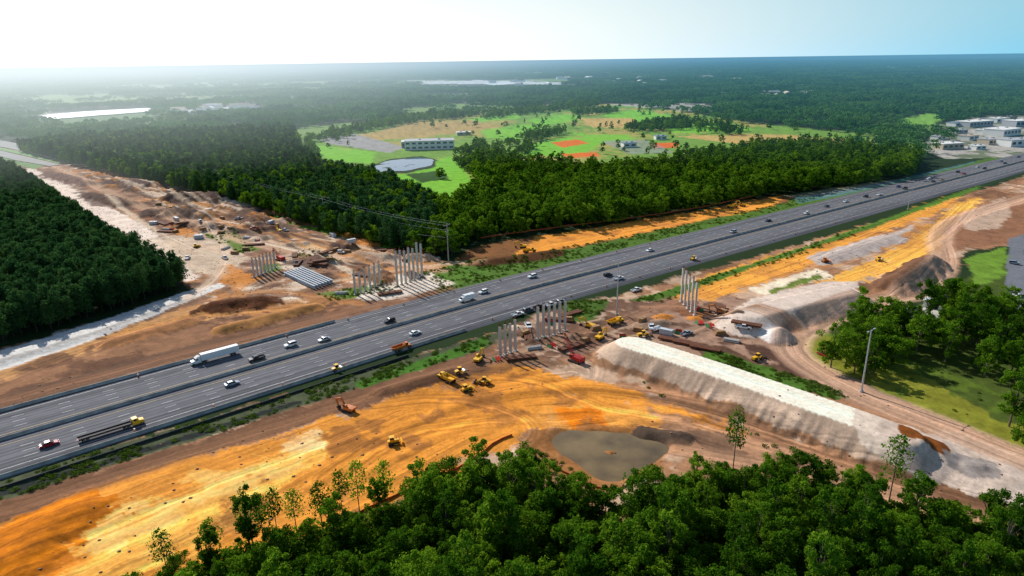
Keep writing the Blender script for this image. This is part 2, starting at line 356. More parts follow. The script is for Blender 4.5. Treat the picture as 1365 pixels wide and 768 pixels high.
# lawns at the right
paint([(1065,455),(1100,442),(1160,465),(1200,480),(1310,512),(1400,560),(1400,612),(1250,556),(1160,514),(1080,482)],(126,126,40),1.5)
paint([(1100,445),(1200,420),(1260,390),(1330,345),(1400,330),(1400,570),(1330,560),(1200,480)],(70,84,30),2)
nb=fbm(X+40,Y+9,10,3); paint([(1065,455),(1100,442),(1310,512),(1400,560),(1400,612),(1160,514)],(90,110,34),2,patch=.54,alpha=.8)
paint([(1345,318),(1366,312),(1372,420),(1338,418)],(112,114,120),.6,.1)
paint([(1285,345),(1340,330),(1340,372),(1300,380)],(104,136,44),2)
paint([(1195,415),(1240,405),(1260,425),(1210,432)],(186,180,170),1.5)
# left zone details
paint([(40,222),(110,258),(190,298),(230,330),(262,372),(246,376),(190,330),(110,285),(30,232)],(228,206,188),2)
paint([(50,214),(120,240),(215,285),(300,300),(240,310),(150,275)],(130,90,68),4,alpha=.8)
paint([(190,320),(260,310),(330,340),(300,372),(260,365)],(210,186,160),4,alpha=.8)
for q in ([(270,312),(310,306),(345,332),(318,338)],[(390,330),(455,345),(450,356),(400,342)],[(420,392),(520,375),(535,385),(440,402)],[(200,262),(222,258),(232,268),(212,272)],[(345,355),(372,350),(378,360),(352,364)],[(460,318),(500,326),(496,332),(462,326)]): paint(q,(98,120,46),2.5)
paint([(380,326),(430,318),(520,338),(470,350),(420,345)],(210,174,132),3)
paint([(335,278),(360,275),(540,328),(515,332),(400,303)],(96,144,36),1.5)
paint([(500,370),(580,362),(610,378),(540,398),(480,402)],(218,200,180),3)
paint([(560,352),(640,346),(660,356),(620,380),(590,372)],(80,114,34),2)
for q in ([(150,235),(210,240),(216,256),(160,252)],[(215,256),(310,258),(320,276),(230,278)],[(195,282),(280,280),(285,295),(210,296)],[(330,285),(400,308),(390,316),(330,300)],[(450,330),(530,340),(520,352),(460,348)],[(100,255),(180,265),(180,280),(120,274)]): paint(q,(88,66,56),4,alpha=.85)
for q in ([(300,350),(350,372),(330,384),(285,376)],[(230,300),(262,306),(256,318),(232,312)],[(440,300),(500,318),(490,326),(440,312)],[(540,345),(600,355),(585,366),(545,358)]): paint(q,(196,128,66),4,alpha=.8)
paint([(-80,520),(0,500),(130,462),(280,420),(430,402),(480,410),(430,432),(200,492),(0,548),(-80,570)],(140,102,76),2)
paint([(-80,512),(0,490),(140,448),(230,415),(300,400),(360,402),(250,435),(120,470),(0,508)],(182,136,92),3.5)
paint([(100,470),(260,425),(430,415),(480,402),(400,398),(280,412),(160,440)],(192,134,80),5,alpha=.6)
nb=fbm(X+17,Y+55,11,4); paint([(-80,530),(0,495),(230,420),(480,400),(430,425),(0,530)],(98,68,52),3,alpha=.8,patch=.52)
paint([(-80,548),(0,528),(200,474),(430,418),(440,424),(200,490),(0,545),(-80,566)],(96,74,60),1.5,alpha=.8)
paint([(-80,496),(0,467),(130,429),(250,388),(296,376),(300,384),(252,403),(130,452),(0,494),(-80,522)],(216,209,200),.8,.12)
paint([(-80,508),(0,482),(130,443),(252,399),(254,402),(130,447),(0,487),(-80,513)],(150,144,138),.6,.12,alpha=.7)
paint([(0,206),(60,220),(45,226),(0,214)],(112,140,84),1.5)
# park
paint(PARK,(110,146,54),4)
nb=fbm(X+940,Y+9,90,2); paint(PARK,(166,150,80),6,.2,patch=.54,alpha=.85)
paint([(470,182),(560,162),(640,162),(665,172),(560,183),(500,187)],(168,142,82),5)
for q in ([(408,192),(500,203),(495,218),(430,212)],[(640,174),(700,166),(745,173),(690,186),(650,184)],[(690,196),(760,182),(810,188),(770,210),(700,208)],[(800,152),(850,146),(905,156),(890,166),(820,162)],[(475,232),(545,232),(600,207),(640,245),(600,275),(545,262)],[(620,158),(680,152),(700,157),(640,163)],[(760,178),(840,180),(850,190),(800,190)],[(880,168),(960,164),(1010,174),(900,178)],[(930,208),(1060,200),(1130,194),(1000,208)],[(700,160),(760,152),(780,160),(720,168)]):
    paint(q,(116,180,44),6,.2,alpha=.92)
paint([(540,232),(590,228),(598,238),(560,244)],(44,80,22),3)
for q in ([(735,190),(768,186),(785,191),(750,197)],[(745,205),(792,203),(800,208),(760,211)],[(866,191),(905,190),(902,197),(872,198)]): paint(q,(214,100,54),3,.2,alpha=.9)
for q in ([(770,158),(845,158),(860,170),(790,170)],[(900,182),(1010,178),(1130,186),(1120,192),(1000,194)],[(700,212),(720,206),(735,214),(715,218)]): paint(q,(186,156,90),5)
paint([(420,183),(470,178),(540,196),(520,204),(440,192)],(150,146,142),2)
paint([(800,188),(860,186),(900,204),(840,206)],(140,140,138),3,alpha=.6)
paint([(490,222),(520,212),(562,208),(582,213),(580,223),(542,231),(504,232)],(44,62,30),1)
paint(INDU,(172,164,154),2)
nb=fbm(X+9,Y+55,30,4); paint(INDU,(104,112,84),3,patch=.52)
paint(SUB1,(200,205,205),6,.4); paint(SUB2,(120,130,100),8,.4)
paint([(40,158),(205,148),(210,162),(60,172)],(92,120,70),6)
paint([(1190,160),(1245,150),(1260,158),(1230,172)],(116,160,60),4)
# heap colours
for r in RW:
    if r[4] is None: continue
    h0=ridge_h(X,Y,r); i=np.where(h0>.12*r[3])[0]; a_=.7 if r[5]>.16 else .4; col[i]=lin(r[4])*(1-a_/2+a_*nf[i])[:,None]
# wheel tracks
TRK=[([(-100,790),(100,706),(300,630),(480,566),(620,515),(720,492)],24,.7,None),([(100,800),(330,700),(500,620),(640,548),(780,530),(900,548),(1010,582)],15,.8,None),
 (HAUL,8,.9,(196,158,132)),([(-60,800),(100,720),(300,640),(480,575),(620,520),(760,500)],6,1,None),([(120,790),(330,690),(500,600),(640,540),(780,528),(900,545),(1010,580),(1150,625),(1400,700)],8,1,None),
 ([(440,640),(520,580),(640,560),(760,560),(860,545)],7,1,None),([(0,684),(300,590),(640,480)],5,.9,(128,92,68)),([(60,215),(130,250),(210,285),(290,310),(350,330),(470,345),(590,360)],6,.8,(190,154,126)),
 ([(330,300),(420,320),(560,350),(640,352)],5,.8,(170,130,100)),([(0,536),(200,482),(430,424),(600,385)],5,.9,(128,92,70)),([(250,400),(300,360),(300,320),(260,290)],4,.7,(204,176,150)),
 ([(890,404),(1000,366),(1120,328),(1260,276),(1365,240)],14,.7,None),([(880,455),(980,420),(1060,450)],4,.8,(166,134,112)),([(690,335),(850,305),(1040,266)],10,.7,None),([(650,480),(760,450),(860,420),(900,400)],6,.9,(140,106,84)),([(1110,372),(1230,330),(1290,270)],12,.7,None),
 ([(140,262),(240,330),(340,350),(430,330),(540,352)],3,.7,(206,182,156)),([(200,275),(300,285),(400,318),(480,330)],3,.7,(110,80,64)),([(330,390),(420,380),(520,360),(620,350)],3,.8,(194,164,136)),([(280,400),(360,385),(450,400),(480,405)],4,.8,(166,116,76)),
 ([(500,540),(600,530),(680,545),(720,575),(690,600)],5,1,None),([(620,500),(720,505),(800,545),(900,560)],5,1,None),([(900,600),(1000,618),(1120,648),(1300,690)],5,.9,(176,136,108)),([(1060,440),(1000,420),(940,410),(860,410)],4,.8,(150,112,88)),([(836,456),(960,495),(1140,558)],4,.35,None),([(0,510),(140,458),(300,412),(440,404)],9,.8,None)]
for k in range(26):
    t=random.uniform(0,.7); q=[]; o_=random.uniform(-24,30)
    for j in range(4): tt=t+j*.1; q.append((110+450*tt,230+132*tt+(o_+random.uniform(-7,7))*(.35+.65*tt)))
    TRK.append((q,random.uniform(1.4,3),.7,random.choice([(214,190,164),(98,72,58),(180,128,84),(84,64,54),(198,170,142)])))
TV=np.zeros((len(X),3))
for p,w,a,c in TRK:
    pts=smooth(pw(p) if p[0]!=(836,456) else pw(p,5.6)); xs=[q[0] for q in pts]; ys=[q[1] for q in pts]
    i=np.where((X>min(xs)-w-4)&(X<max(xs)+w+4)&(Y>min(ys)-w-4)&(Y<max(ys)+w+4))[0]
    if not len(i): continue
    d,s,l=seg(X[i]+(n1[i]-.5)*1.5,Y[i]+(n2[i]-.5)*1.5,pts); k=d<w; i=i[k]; s=s[k]; l=l[k]; e=np.clip((w-d[k])/min(3.,w*.6),0,1)
    if c is not None: col[i]=col[i]*(1-.75*e[:,None])+lin(c)*(.75*e)[:,None]
    st=vn(l*.4+50,s*.006+20)
    col[i]*=(1+a*.75*(st-.5)*e)[:,None]
    TV[i,0]=l; TV[i,1]=s; TV[i,2]=e*a
lum=col@np.array([.3,.6,.1]); og=np.clip((col[:,0]/(col[:,1]+1e-4)-1.3)/.5,0,1)*(RD<900); sat=(1+.09*og)[:,None]
col=(lum[:,None]+(col-lum[:,None])*sat)*1.05
col=np.clip(col,.004,.9)
nr,nt_=len(rr),len(th); idx=np.arange(nr*nt_).reshape(nr,nt_)
Fq=np.stack([idx[:-1,:-1],idx[1:,:-1],idx[1:,1:],idx[:-1,1:]],-1).reshape(-1,4)[:,::-1]
gm,nt=newmat('bare_soil_and_grass_ground')
at_=N(nt,'ShaderNodeAttribute',attribute_name='soil'); g=N(nt,'ShaderNodeNewGeometry')
z1=N(nt,'ShaderNodeTexNoise'); z1.inputs['Scale'].default_value=.9; z1.inputs['Detail'].default_value=6; z1.inputs['Roughness'].default_value=.7; nt.links.new(g.outputs['Position'],z1.inputs[0])
mr=N(nt,'ShaderNodeMapRange'); nt.links.new(z1.outputs[0],mr.inputs[0])
for k,v in enumerate((.3,.7,.78,1.2)): mr.inputs[k+1].default_value=v
ta=N(nt,'ShaderNodeAttribute',attribute_name='ruts'); ts=N(nt,'ShaderNodeSeparateXYZ'); nt.links.new(ta.outputs['Vector'],ts.inputs[0])
tcb=N(nt,'ShaderNodeCombineXYZ'); nt.links.new(mth(nt,'MULTIPLY',ts.outputs[0],.75),tcb.inputs[0]); nt.links.new(mth(nt,'MULTIPLY',ts.outputs[1],.008),tcb.inputs[1])
tn=N(nt,'ShaderNodeTexNoise'); tn.inputs['Scale'].default_value=1; tn.inputs['Detail'].default_value=3; nt.links.new(tcb.outputs[0],tn.inputs[0])
rut=mth(nt,'MULTIPLY_ADD',mth(nt,'MULTIPLY',mth(nt,'SUBTRACT',tn.outputs[0],.5),ts.outputs[2]),2.3,1.0)
vs=N(nt,'ShaderNodeVectorMath',operation='SCALE'); nt.links.new(at_.outputs['Vector'],vs.inputs[0]); nt.links.new(mth(nt,'MULTIPLY',mr.outputs[0],mth(nt,'MAXIMUM',rut,.3)),vs.inputs['Scale'])
b=N(nt,'ShaderNodeBsdfPrincipled'); b.inputs['Roughness'].default_value=.95; b.inputs['Specular IOR Level'].default_value=.1; nt.links.new(vs.outputs[0],b.inputs['Base Color'])
bp=N(nt,'ShaderNodeBump'); bp.inputs['Strength'].default_value=.4; bp.inputs['Distance'].default_value=.4; nt.links.new(z1.outputs[0],bp.inputs['Height']); nt.links.new(bp.outputs[0],b.inputs['Normal'])
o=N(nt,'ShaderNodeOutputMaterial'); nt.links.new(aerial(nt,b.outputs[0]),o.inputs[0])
me=npmesh('ground',np.stack([X,Y,Z],-1),Fq,[gm])
ca=me.attributes.new('soil','FLOAT_COLOR','POINT'); ca.data.foreach_set('color',np.concatenate([col,np.ones((len(col),1))],1).astype(np.float32).ravel())
ra_=me.attributes.new('ruts','FLOAT_VECTOR','POINT'); ra_.data.foreach_set('vector',TV.astype(np.float32).ravel())
me.polygons.foreach_set('use_smooth',np.ones(len(Fq),bool))
tag(link('ground',me),'wide flat ground of bare soil, grass and forest floor reaching the horizon','ground',kind='structure')
# ================= WATER =================
def water(name,px,c,rough,label,z=.1,haze=True,wob=.07,amt=.2,ns=.08):
    p=pw(px); V=[]
    n=len(p)
    for k in range(n):
        a,b_=p[k],p[(k+1)%n]
        for t in (0,.2,.4,.6,.8):
            L=math.dist(a,b_); q=(random.random()-.5)*L*wob; q2=(random.random()-.5)*L*wob
            V.append((a[0]+(b_[0]-a[0])*t+q,a[1]+(b_[1]-a[1])*t+q2,z))
    m=MB().add(V,[tuple(range(len(V)))])
    mt=M(name+'_surface',c,rough,amt=amt,ns=ns,haze=haze)
    tag(m.build(name,mt),label,'water',kind='structure')
water('muddy_pond',[(700,600),(725,570),(800,562),(890,572),(905,596),(850,640),(826,655),(790,650),(715,620)],(118,98,64),.06,'brown muddy pond between the yellow soil and the foreground wood',z=-.5,haze=False,wob=.05,amt=.4,ns=.12)
water('park_pond',[(496,223),(520,214),(560,210),(578,213),(575,221),(540,228),(508,229)],(46,84,116),.04,'small silvery blue pond in the green park beside the school',z=.15)
water('distant_lake',LAKE,(225,232,235),.4,'long pale lake far off at the upper left',z=2)
water('distant_lake',[(640,112),(690,109),(705,111),(660,114)],(150,190,220),.3,'thin pale lake far off near the middle of the horizon',z=1)
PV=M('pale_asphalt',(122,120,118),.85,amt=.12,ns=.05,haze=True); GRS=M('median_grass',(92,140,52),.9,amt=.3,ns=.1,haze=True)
for q,mt_,nm,L in (([(-60,180),(0,187),(48,197),(96,215),(86,217),(36,203),(0,196),(-60,190)],PV,'paved_road','pale paved carriageway at the far upper left, upper of two'),([(-60,196),(0,201),(34,209),(80,220),(66,222),(20,214),(0,209),(-60,204)],PV,'paved_road','pale paved carriageway at the far upper left, lower of two'),([(-60,191),(0,197),(36,204),(84,218),(80,219),(34,208),(0,200.5),(-60,195)],GRS,'grass_median','green grass median between the two paved carriageways at upper left')):
    tag(MB().add([(*at(*p),.5) for p in q],[tuple(range(len(q)))]).build(nm,mt_),L,'road',kind='structure')
# ================= HIGHWAY =================
def strip(m,l0,l1,s0,s1,z,step=12,mi=0):
    n=max(1,int((s1-s0)/step)); vs=[]
    for k in range(n+1):
        s=s0+(s1-s0)*k/n; vs+=[(*off(s,l0),z),(*off(s,l1),z)]
    m.add(vs,[(2*k,2*k+2,2*k+3,2*k+1) for k in range(n)][:],mi)
SE=1900
LV=[NEAR-.5,NEAR,-18,-14.3,-10.7,-7.1,-3.5,0,3.5,7.1,10.7,14.3,18,FAR,FAR+.5]
ss=np.concatenate([np.arange(60,1000,5),np.arange(1000,SE,25)])
V=[];RL=[]
for s in ss:
    for l in LV:
        V.append((*off(s,l),-.3 if l in (LV[0],LV[-1]) else .05)); RL.append((l,s,0))
k=len(LV); ix=np.arange(len(V)).reshape(len(ss),k)
fq=np.stack([ix[:-1,:-1],ix[1:,:-1],ix[1:,1:],ix[:-1,1:]],-1).reshape(-1,4)[:,::-1]
am,nt=newmat('worn_asphalt'); ra=N(nt,'ShaderNodeAttribute',attribute_name='lane')
sx=N(nt,'ShaderNodeSeparateXYZ'); nt.links.new(ra.outputs['Vector'],sx.inputs[0])
cb=N(nt,'ShaderNodeCombineXYZ'); nt.links.new(mth(nt,'MULTIPLY',sx.outputs[0],.9),cb.inputs[0]); nt.links.new(mth(nt,'MULTIPLY',sx.outputs[1],.012),cb.inputs[1])
w1=N(nt,'ShaderNodeTexNoise'); w1.inputs['Scale'].default_value=1; w1.inputs['Detail'].default_value=4; nt.links.new(cb.outputs[0],w1.inputs[0])
w2=N(nt,'ShaderNodeTexNoise'); w2.inputs['Scale'].default_value=.25; w2.inputs['Detail'].default_value=6; nt.links.new(ra.outputs['Vector'],w2.inputs[0])
wv=mth(nt,'COSINE',mth(nt,'MULTIPLY',sx.outputs[0],2*math.pi/1.8))
f=mth(nt,'ADD',mth(nt,'MULTIPLY',w1.outputs[0],.9),mth(nt,'MULTIPLY',w2.outputs[0],.25)); f=mth(nt,'ADD',f,mth(nt,'MULTIPLY',wv,.06))
# the older centre lanes are paler, the outer lanes and shoulders newer and darker
f=mth(nt,'ADD',f,mth(nt,'MULTIPLY',mth(nt,'LESS_THAN',mth(nt,'ABSOLUTE',sx.outputs[0]),14.3),.12))
cr=N(nt,'ShaderNodeValToRGB'); e=cr.color_ramp.elements; e[0].position=.35; e[0].color=(*lin((64,64,69)),1); e[1].position=.85; e[1].color=(*lin((118,117,121)),1); nt.links.new(f,cr.inputs[0])
b=N(nt,'ShaderNodeBsdfPrincipled'); b.inputs['Roughness'].default_value=.9; b.inputs['Specular IOR Level'].default_value=.15; nt.links.new(cr.outputs[0],b.inputs['Base Color'])
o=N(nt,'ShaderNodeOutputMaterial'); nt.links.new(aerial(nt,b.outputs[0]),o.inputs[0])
me=npmesh('highway',np.array(V),fq,[am]); ra_=me.attributes.new('lane','FLOAT_VECTOR','POINT'); ra_.data.foreach_set('vector',np.array(RL,np.float32).ravel())
tag(link('highway',me),'wide grey asphalt highway crossing the scene from lower left to upper right','road',kind='structure')
WL=M('road_line_white',(200,200,198),.7,amt=.25); YL=M('road_line_yellow',(206,168,70),.7,amt=.2)
m=MB()
for sg in (-1,1):
    strip(m,sg*18-.09,sg*18+.09,60,1500,.056); strip(m,sg*3.5-.08,sg*3.5+.08,60,1500,.056,mi=1)
    for l in (7.1,10.7,14.3):
        s=60
        while s<1300: strip(m,sg*l-.08,sg*l+.08,s,s+3.2,.056); s+=12.2
tag(m.build('lane_markings',[WL,YL]),'white dashed lane lines and solid edge lines painted on the highway','road marking',kind='structure')
def sweep(pr,l,s0,s1,step=4,ang=None):
    m=MB(); n=int((s1-s0)/step); k=len(pr); vs=[]
    for q in range(n+1):
        s=s0+(s1-s0)*q/n
        for a,z in pr: vs.append((*off(s,l+a),z))
    fs=[(q*k+j,q*k+(j+1)%k,(q+1)*k+(j+1)%k,(q+1)*k+j) for q in range(n) for j in range(k)]
    return m.add(vs,fs+[tuple(range(k)),tuple(range(n*k,n*k+k))])
JER=[(-.35,.05),(-.3,.2),(-.12,.45),(-.09,1.1),(.09,1.1),(.12,.45),(.3,.2),(.35,.05)]
tag(sweep(JER,0,60,1500).build('median_barrier',KRAIL),'continuous grey concrete barrier along the middle of the highway','barrier')
s2,_=road(*at(650,455))
tag(sweep(JER,-22.6,60,s2).build('roadside_barrier',KRAIL),'low concrete barrier along the near edge of the highway at left','barrier')
s3,_=road(*at(430,420))
tag(sweep(JER,20.6,60,s3).build('roadside_barrier',KRAIL),'low concrete barrier along the far edge of the highway at left','barrier')
tag(sweep([(-.1,0),(-.1,.8),(.1,.8),(.1,0)],-28.5,60,s2-30).build('silt_fence',M('silt_fence_fabric',(52,54,56),.9)),'dark silt fence along the drain on the near side of the highway','fence')
def fence(px,h,mat,label,name='silt_fence',th_=.03,cat='fence'):
    p=smooth(pw(px),1); m=MB(); vs=[]; n=0
    for a,b_ in zip(p[:-1],p[1:]):
        k=max(1,int(math.dist(a,b_)/2.5))
        for q in range(k):
            x=a[0]+(b_[0]-a[0])*q/k+random.uniform(-.15,.15); y=a[1]+(b_[1]-a[1])*q/k+random.uniform(-.15,.15); z=hz(x,y); hh=h*random.uniform(.85,1.03)
            vs+=[(x,y-th_,z-.2),(x,y+th_,z-.2),(x,y+th_,z+hh),(x,y-th_,z+hh)]; n+=1
    fs=[(4*q+j,4*q+(j+1)%4,4*q+4+(j+1)%4,4*q+4+j) for q in range(n-1) for j in range(4)]+[(0,1,2,3),(4*n-1,4*n-2,4*n-3,4*n-4)]
    tag(m.add(vs,fs).build(name,mat),label,cat)
OF=M('orange_fence_mesh',(206,92,40),.8)
fence([(470,690),(540,655),(600,630),(640,608),(662,588),(690,580)],.7,OF,'orange mesh fence along the left edge of the foreground wood')
fence([(712,612),(760,634),(800,652),(828,654),(852,634),(876,612)],.5,M('red_fence_mesh',(170,80,44),.8),'low reddish silt fence around the lower bank of the muddy pond')
fence([(640,318),(720,306),(830,293),(930,278),(1010,261)],.8,OF,'orange mesh fence along the trees beyond the far orange strip')
# ================= TREES =================
def quads(P,Nn,size):
    n=len(P); Rv=rng.normal(size=(n,3)); T=np.cross(Nn,Rv); T/=np.linalg.norm(T,axis=1)[:,None]+1e-9
    Bv=np.cross(Nn,T); Bv/=np.linalg.norm(Bv,axis=1)[:,None]+1e-9
    s=(size*rng.uniform(.5,1.3,n))[:,None]; r=rng.uniform(.45,.85,n)[:,None]
    V=np.stack([P-T*s,P-Bv*s*r+T*s*.1,P+T*s,P+Bv*s*r-T*s*.1],1)
    return V.reshape(-1,3)
def cloud(lobes,per,size,up=.25):
    out=[]
    for c,rad in lobes:
        n=max(6,int(per)); D=rng.normal(size=(n,3)); D[:,2]+=up; D/=np.linalg.norm(D,axis=1)[:,None]
        P=np.array(c)+D*np.array(rad)*(rng.uniform(.15,1.6,n)**.5)[:,None]
        Nn=D+rng.normal(size=(n,3))*.75; out.append(quads(P,Nn,size))
    return np.concatenate(out)
def leafmesh(name,V,mat): return npmesh(name,V,np.arange(len(V)).reshape(-1,4),[mat])
def broad(h,r,nl=34,per=145,size=.27,mat=None):
    lobes=[((0,0,h*.84),(r*.28,r*.28,h*.14))]; ex=random.uniform(.8,1.25); lx,ly=random.uniform(-.2,.2)*r,random.uniform(-.2,.2)*r
    for k in range(nl):
        a=k*2.4+random.uniform(-.7,.7); q=r*random.uniform(.15,1.0); z=h*random.uniform(.26,.98)*(1-.22*(q/r)**2)
        lr=r*random.uniform(.11,.29); lobes.append(((q*math.cos(a)*ex+lx*z/h,q*math.sin(a)/ex+ly*z/h,z),(lr*random.uniform(.9,1.4),lr,lr*random.uniform(.6,1))))
    t=MB(); t.cyl((0,0,-.4),(0,0,h*.4),.28,.2,7).cyl((0,0,h*.4),(.2,.1,h*.78),.2,.07,6)
    for c,_ in lobes[1:10]: t.cyl((0,0,h*random.uniform(.25,.45)),c,.12,.04,5)
    return t.mesh('trunk',BARK),leafmesh('crown',cloud(lobes,per,size),mat or LEAF)
def pine(h,r,lv=6,cl=5,per=34,size=.38,base=.28,mat=None,tr=.2,bk=None):
    lobes=[((0,0,h*.93),(r*.4,r*.4,h*.06))]
    for k in range(lv):
        t=k/(lv-1); z=h*(base+(.88-base)*t); q=r*math.sin(math.pi*(.28+.55*t))*random.uniform(.8,1.15)
        for j in range(cl):
            a=j*6.283/cl+k*1.1+random.uniform(-.4,.4); u=q*random.uniform(.5,.85)
            lobes.append(((u*math.cos(a),u*math.sin(a),z+random.uniform(-.6,.6)),(q*.4+.3,q*.4+.3,.95)))
    t=MB(); t.cyl((0,0,-.4),(0,0,h*.9),tr,.05,6)
    for c,_ in lobes[1::2]: t.cyl((0,0,c[2]-.4),c,.06,.02,4)
    return t.mesh('trunk',bk or PBARK),leafmesh('crown',cloud(lobes,per,size,.15),mat or PINE)
BROAD=[broad(h,r) for h,r in ((12,4.8),(14,4.6),(10.5,4.4),(15.5,4.2),(9.5,4.8),(13,5.6),(17,3.7),(11.5,3.8),(15,5.2),(12.5,4.2),(16,4.6))]
PINES=[pine(h,r,7) for h,r in ((14,3.0),(14.8,2.8),(13.2,3.1),(13.8,2.7))]
SPARSE=[pine(15,2.6,6,4,26,.3,.45,LEAF,.17,BARK),pine(13,2.8,5,4,30,.3,.42,LEAF,.16,BARK),pine(16.5,2.4,6,4,22,.3,.55,LEAF,.17,BARK)]
def plant(proto,name,x,y,s,label,cat,group,sz=None):
    o=bpy.data.objects.new(name,None); COL.objects.link(o); o.location=(x,y,hz(x,y)-.1); o.rotation_euler=(0,0,random.uniform(0,6.28)); o.scale=(s,s,sz or s*random.uniform(.8,1.2))
    tag(o,label,cat,group)
    for n_,me_ in zip(('trunk','crown'),proto): link(n_,me_,o)
    return o
def scatter(px,sp,jit=.42,poly=None):
    p=poly or pw(px); xs=[q[0] for q in p]; ys=[q[1] for q in p]
    gx,gy=np.meshgrid(np.arange(min(xs),max(xs),sp),np.arange(min(ys),max(ys),sp)); gx=gx+((np.arange(gx.shape[0])%2)*sp/2)[:,None]
    gx=gx.ravel()+rng.uniform(-jit,jit,gx.size)*sp; gy=gy.ravel()+rng.uniform(-jit,jit,gy.size)*sp
    k=pip(gx,gy,p)
    return np.stack([gx[k],gy[k]],-1)
def visible(P,zt=14,mrg=60):
    out=[]
    for x,y in P:
        u,v=proj(x,y,0); u2,v2=proj(x,y,zt)
        if -mrg<u<1365+mrg and v2<790 and y>60: out.append((x,y))
    return out
def stuff(name,P,sc,srcs,label,cat,idx=None):
    P=np.asarray(P); n=len(P); me=bpy.data.meshes.new(name); me.vertices.add(n); me.vertices.foreach_set('co',P.astype(np.float32).ravel())
    a=me.attributes.new('sc','FLOAT_VECTOR','POINT'); a.data.foreach_set('vector',np.asarray(sc,np.float32).ravel())
    rz=np.zeros((n,3),np.float32); rz[:,2]=rng.uniform(0,6.28,n); a=me.attributes.new('rot','FLOAT_VECTOR','POINT'); a.data.foreach_set('vector',rz.ravel())
    a=me.attributes.new('idx','INT','POINT'); a.data.foreach_set('value',rng.integers(0,len(srcs),n).astype(np.int32))
    o=link(name,me); tag(o,label,cat,kind='stuff')
    c=bpy.data.collections.new(name+'_plants')
    for s_ in srcs: c.objects.link(bpy.data.objects.new('plant_source',s_))
    ng=bpy.data.node_groups.new(name+'_scatter','GeometryNodeTree'); ng.interface.new_socket('Geometry',in_out='INPUT',socket_type='NodeSocketGeometry'); ng.interface.new_socket('Geometry',in_out='OUTPUT',socket_type='NodeSocketGeometry')
    gi=ng.nodes.new('NodeGroupInput'); go=ng.nodes.new('NodeGroupOutput'); ci=ng.nodes.new('GeometryNodeCollectionInfo'); ip=ng.nodes.new('GeometryNodeInstanceOnPoints')
    ci.inputs['Collection'].default_value=c; ci.inputs['Separate Children'].default_value=True; ci.inputs['Reset Children'].default_value=True
    ng.links.new(gi.outputs[0],ip.inputs['Points']); ng.links.new(ci.outputs[0],ip.inputs['Instance']); ip.inputs['Pick Instance'].default_value=True
    for nm,dt,sk in (('sc','FLOAT_VECTOR','Scale'),('rot','FLOAT_VECTOR','Rotation'),('idx','INT','Instance Index')):
        na=ng.nodes.new('GeometryNodeInputNamedAttribute'); na.data_type=dt; na.inputs['Name'].default_value=nm; ng.links.new(na.outputs[0],ip.inputs[sk])
    ng.links.new(ip.outputs[0],go.inputs[0])
    md=o.modifiers.new('scatter','NODES'); md.node_group=ng
def withz(P,z=None):
    P=np.asarray(P); return np.column_stack([P,(Hf(P[:,0],P[:,1]) if z is None else np.full(len(P),z))])
def rs(n,a,b): s=rng.uniform(a,b,n); return np.stack([s,s,s*rng.uniform(.85,1.15,n)],-1)
# foreground wood: at most 215 trees of their own, the rest as one mass
FW=[(130,800),(240,765),(320,735),(390,715),(440,700),(510,682),(570,662),(630,648),(690,642),(750,664),(830,705),(880,655),(960,640),(1050,645),(1150,665),(1230,688),(1310,705),(1400,725),(1420,900),(1300,940),(60,940)]
fw=visible(scatter(FW,5.3)); random.shuffle(fw); nbt=0; extra=[]
fw.sort(key=lambda p:(proj(*p)[1]>800))
for x,y in fw:
    u,v=proj(x,y)
    if u<620: L='leafy green tree in the thinning left end of the foreground wood'; G='trees at the left end of the foreground wood'
    elif u<900: L='dense green tree in the foreground wood below the muddy pond'; G='trees below the pond in the foreground wood'
    else: L='dense green tree in the right half of the foreground wood'; G='trees in the right half of the foreground wood'
    s=random.uniform(.5,.95) if random.random()<.85 else random.uniform(.95,1.15)
    if u<520:
        if random.random()<.2: continue
        s*=.75
    if nbt>=215: extra.append((x,y)); continue
    nbt+=1; plant(random.choice(BROAD),'broadleaf_tree',x,y,s,L,'tree',G)
if extra: stuff('foreground_wood_mass',withz(extra),rs(len(extra),.55,1.0),[p[1] for p in BROAD],'closed leafy canopy between the trees of the foreground wood','wood')
SPP=[(338,730,'tall thin tree with bare trunk, leftmost of the thin trees at the lower left'),(352,722,'thin bare trunked tree, second from the left of the thin trees at the lower left'),(372,726,'thin bare trunked tree, third from the left of the thin trees at the lower left'),(396,712,'thin sparse tree leaning over the yellow soil at the lower left'),(430,706,'slender sparse tree right of the thin trees at the lower left'),(458,698,'slender sparse tree left of the orange mesh fence'),(480,690,'slender sparse tree next to the lower end of the orange mesh fence'),(515,680,'slender sparse tree below the orange mesh fence'),(700,640,'tall light green tree standing above the left bank of the muddy pond'),(225,772,'small sparse tree at the lower left edge of the picture'),(285,752,'small sparse tree midway along the lower left wood edge'),(975,645,'light sparse tree at the wood edge right of the pond'),(1185,668,'lone light sparse tree on the grey slope at the lower right'),(1320,735,'tall sparse tree near the lower right corner')]
for k,(u,v,L) in enumerate(SPP): plant(SPARSE[k%3],'slender_tree',*at(u,v),random.uniform(.8,1.1),L,'tree',None)
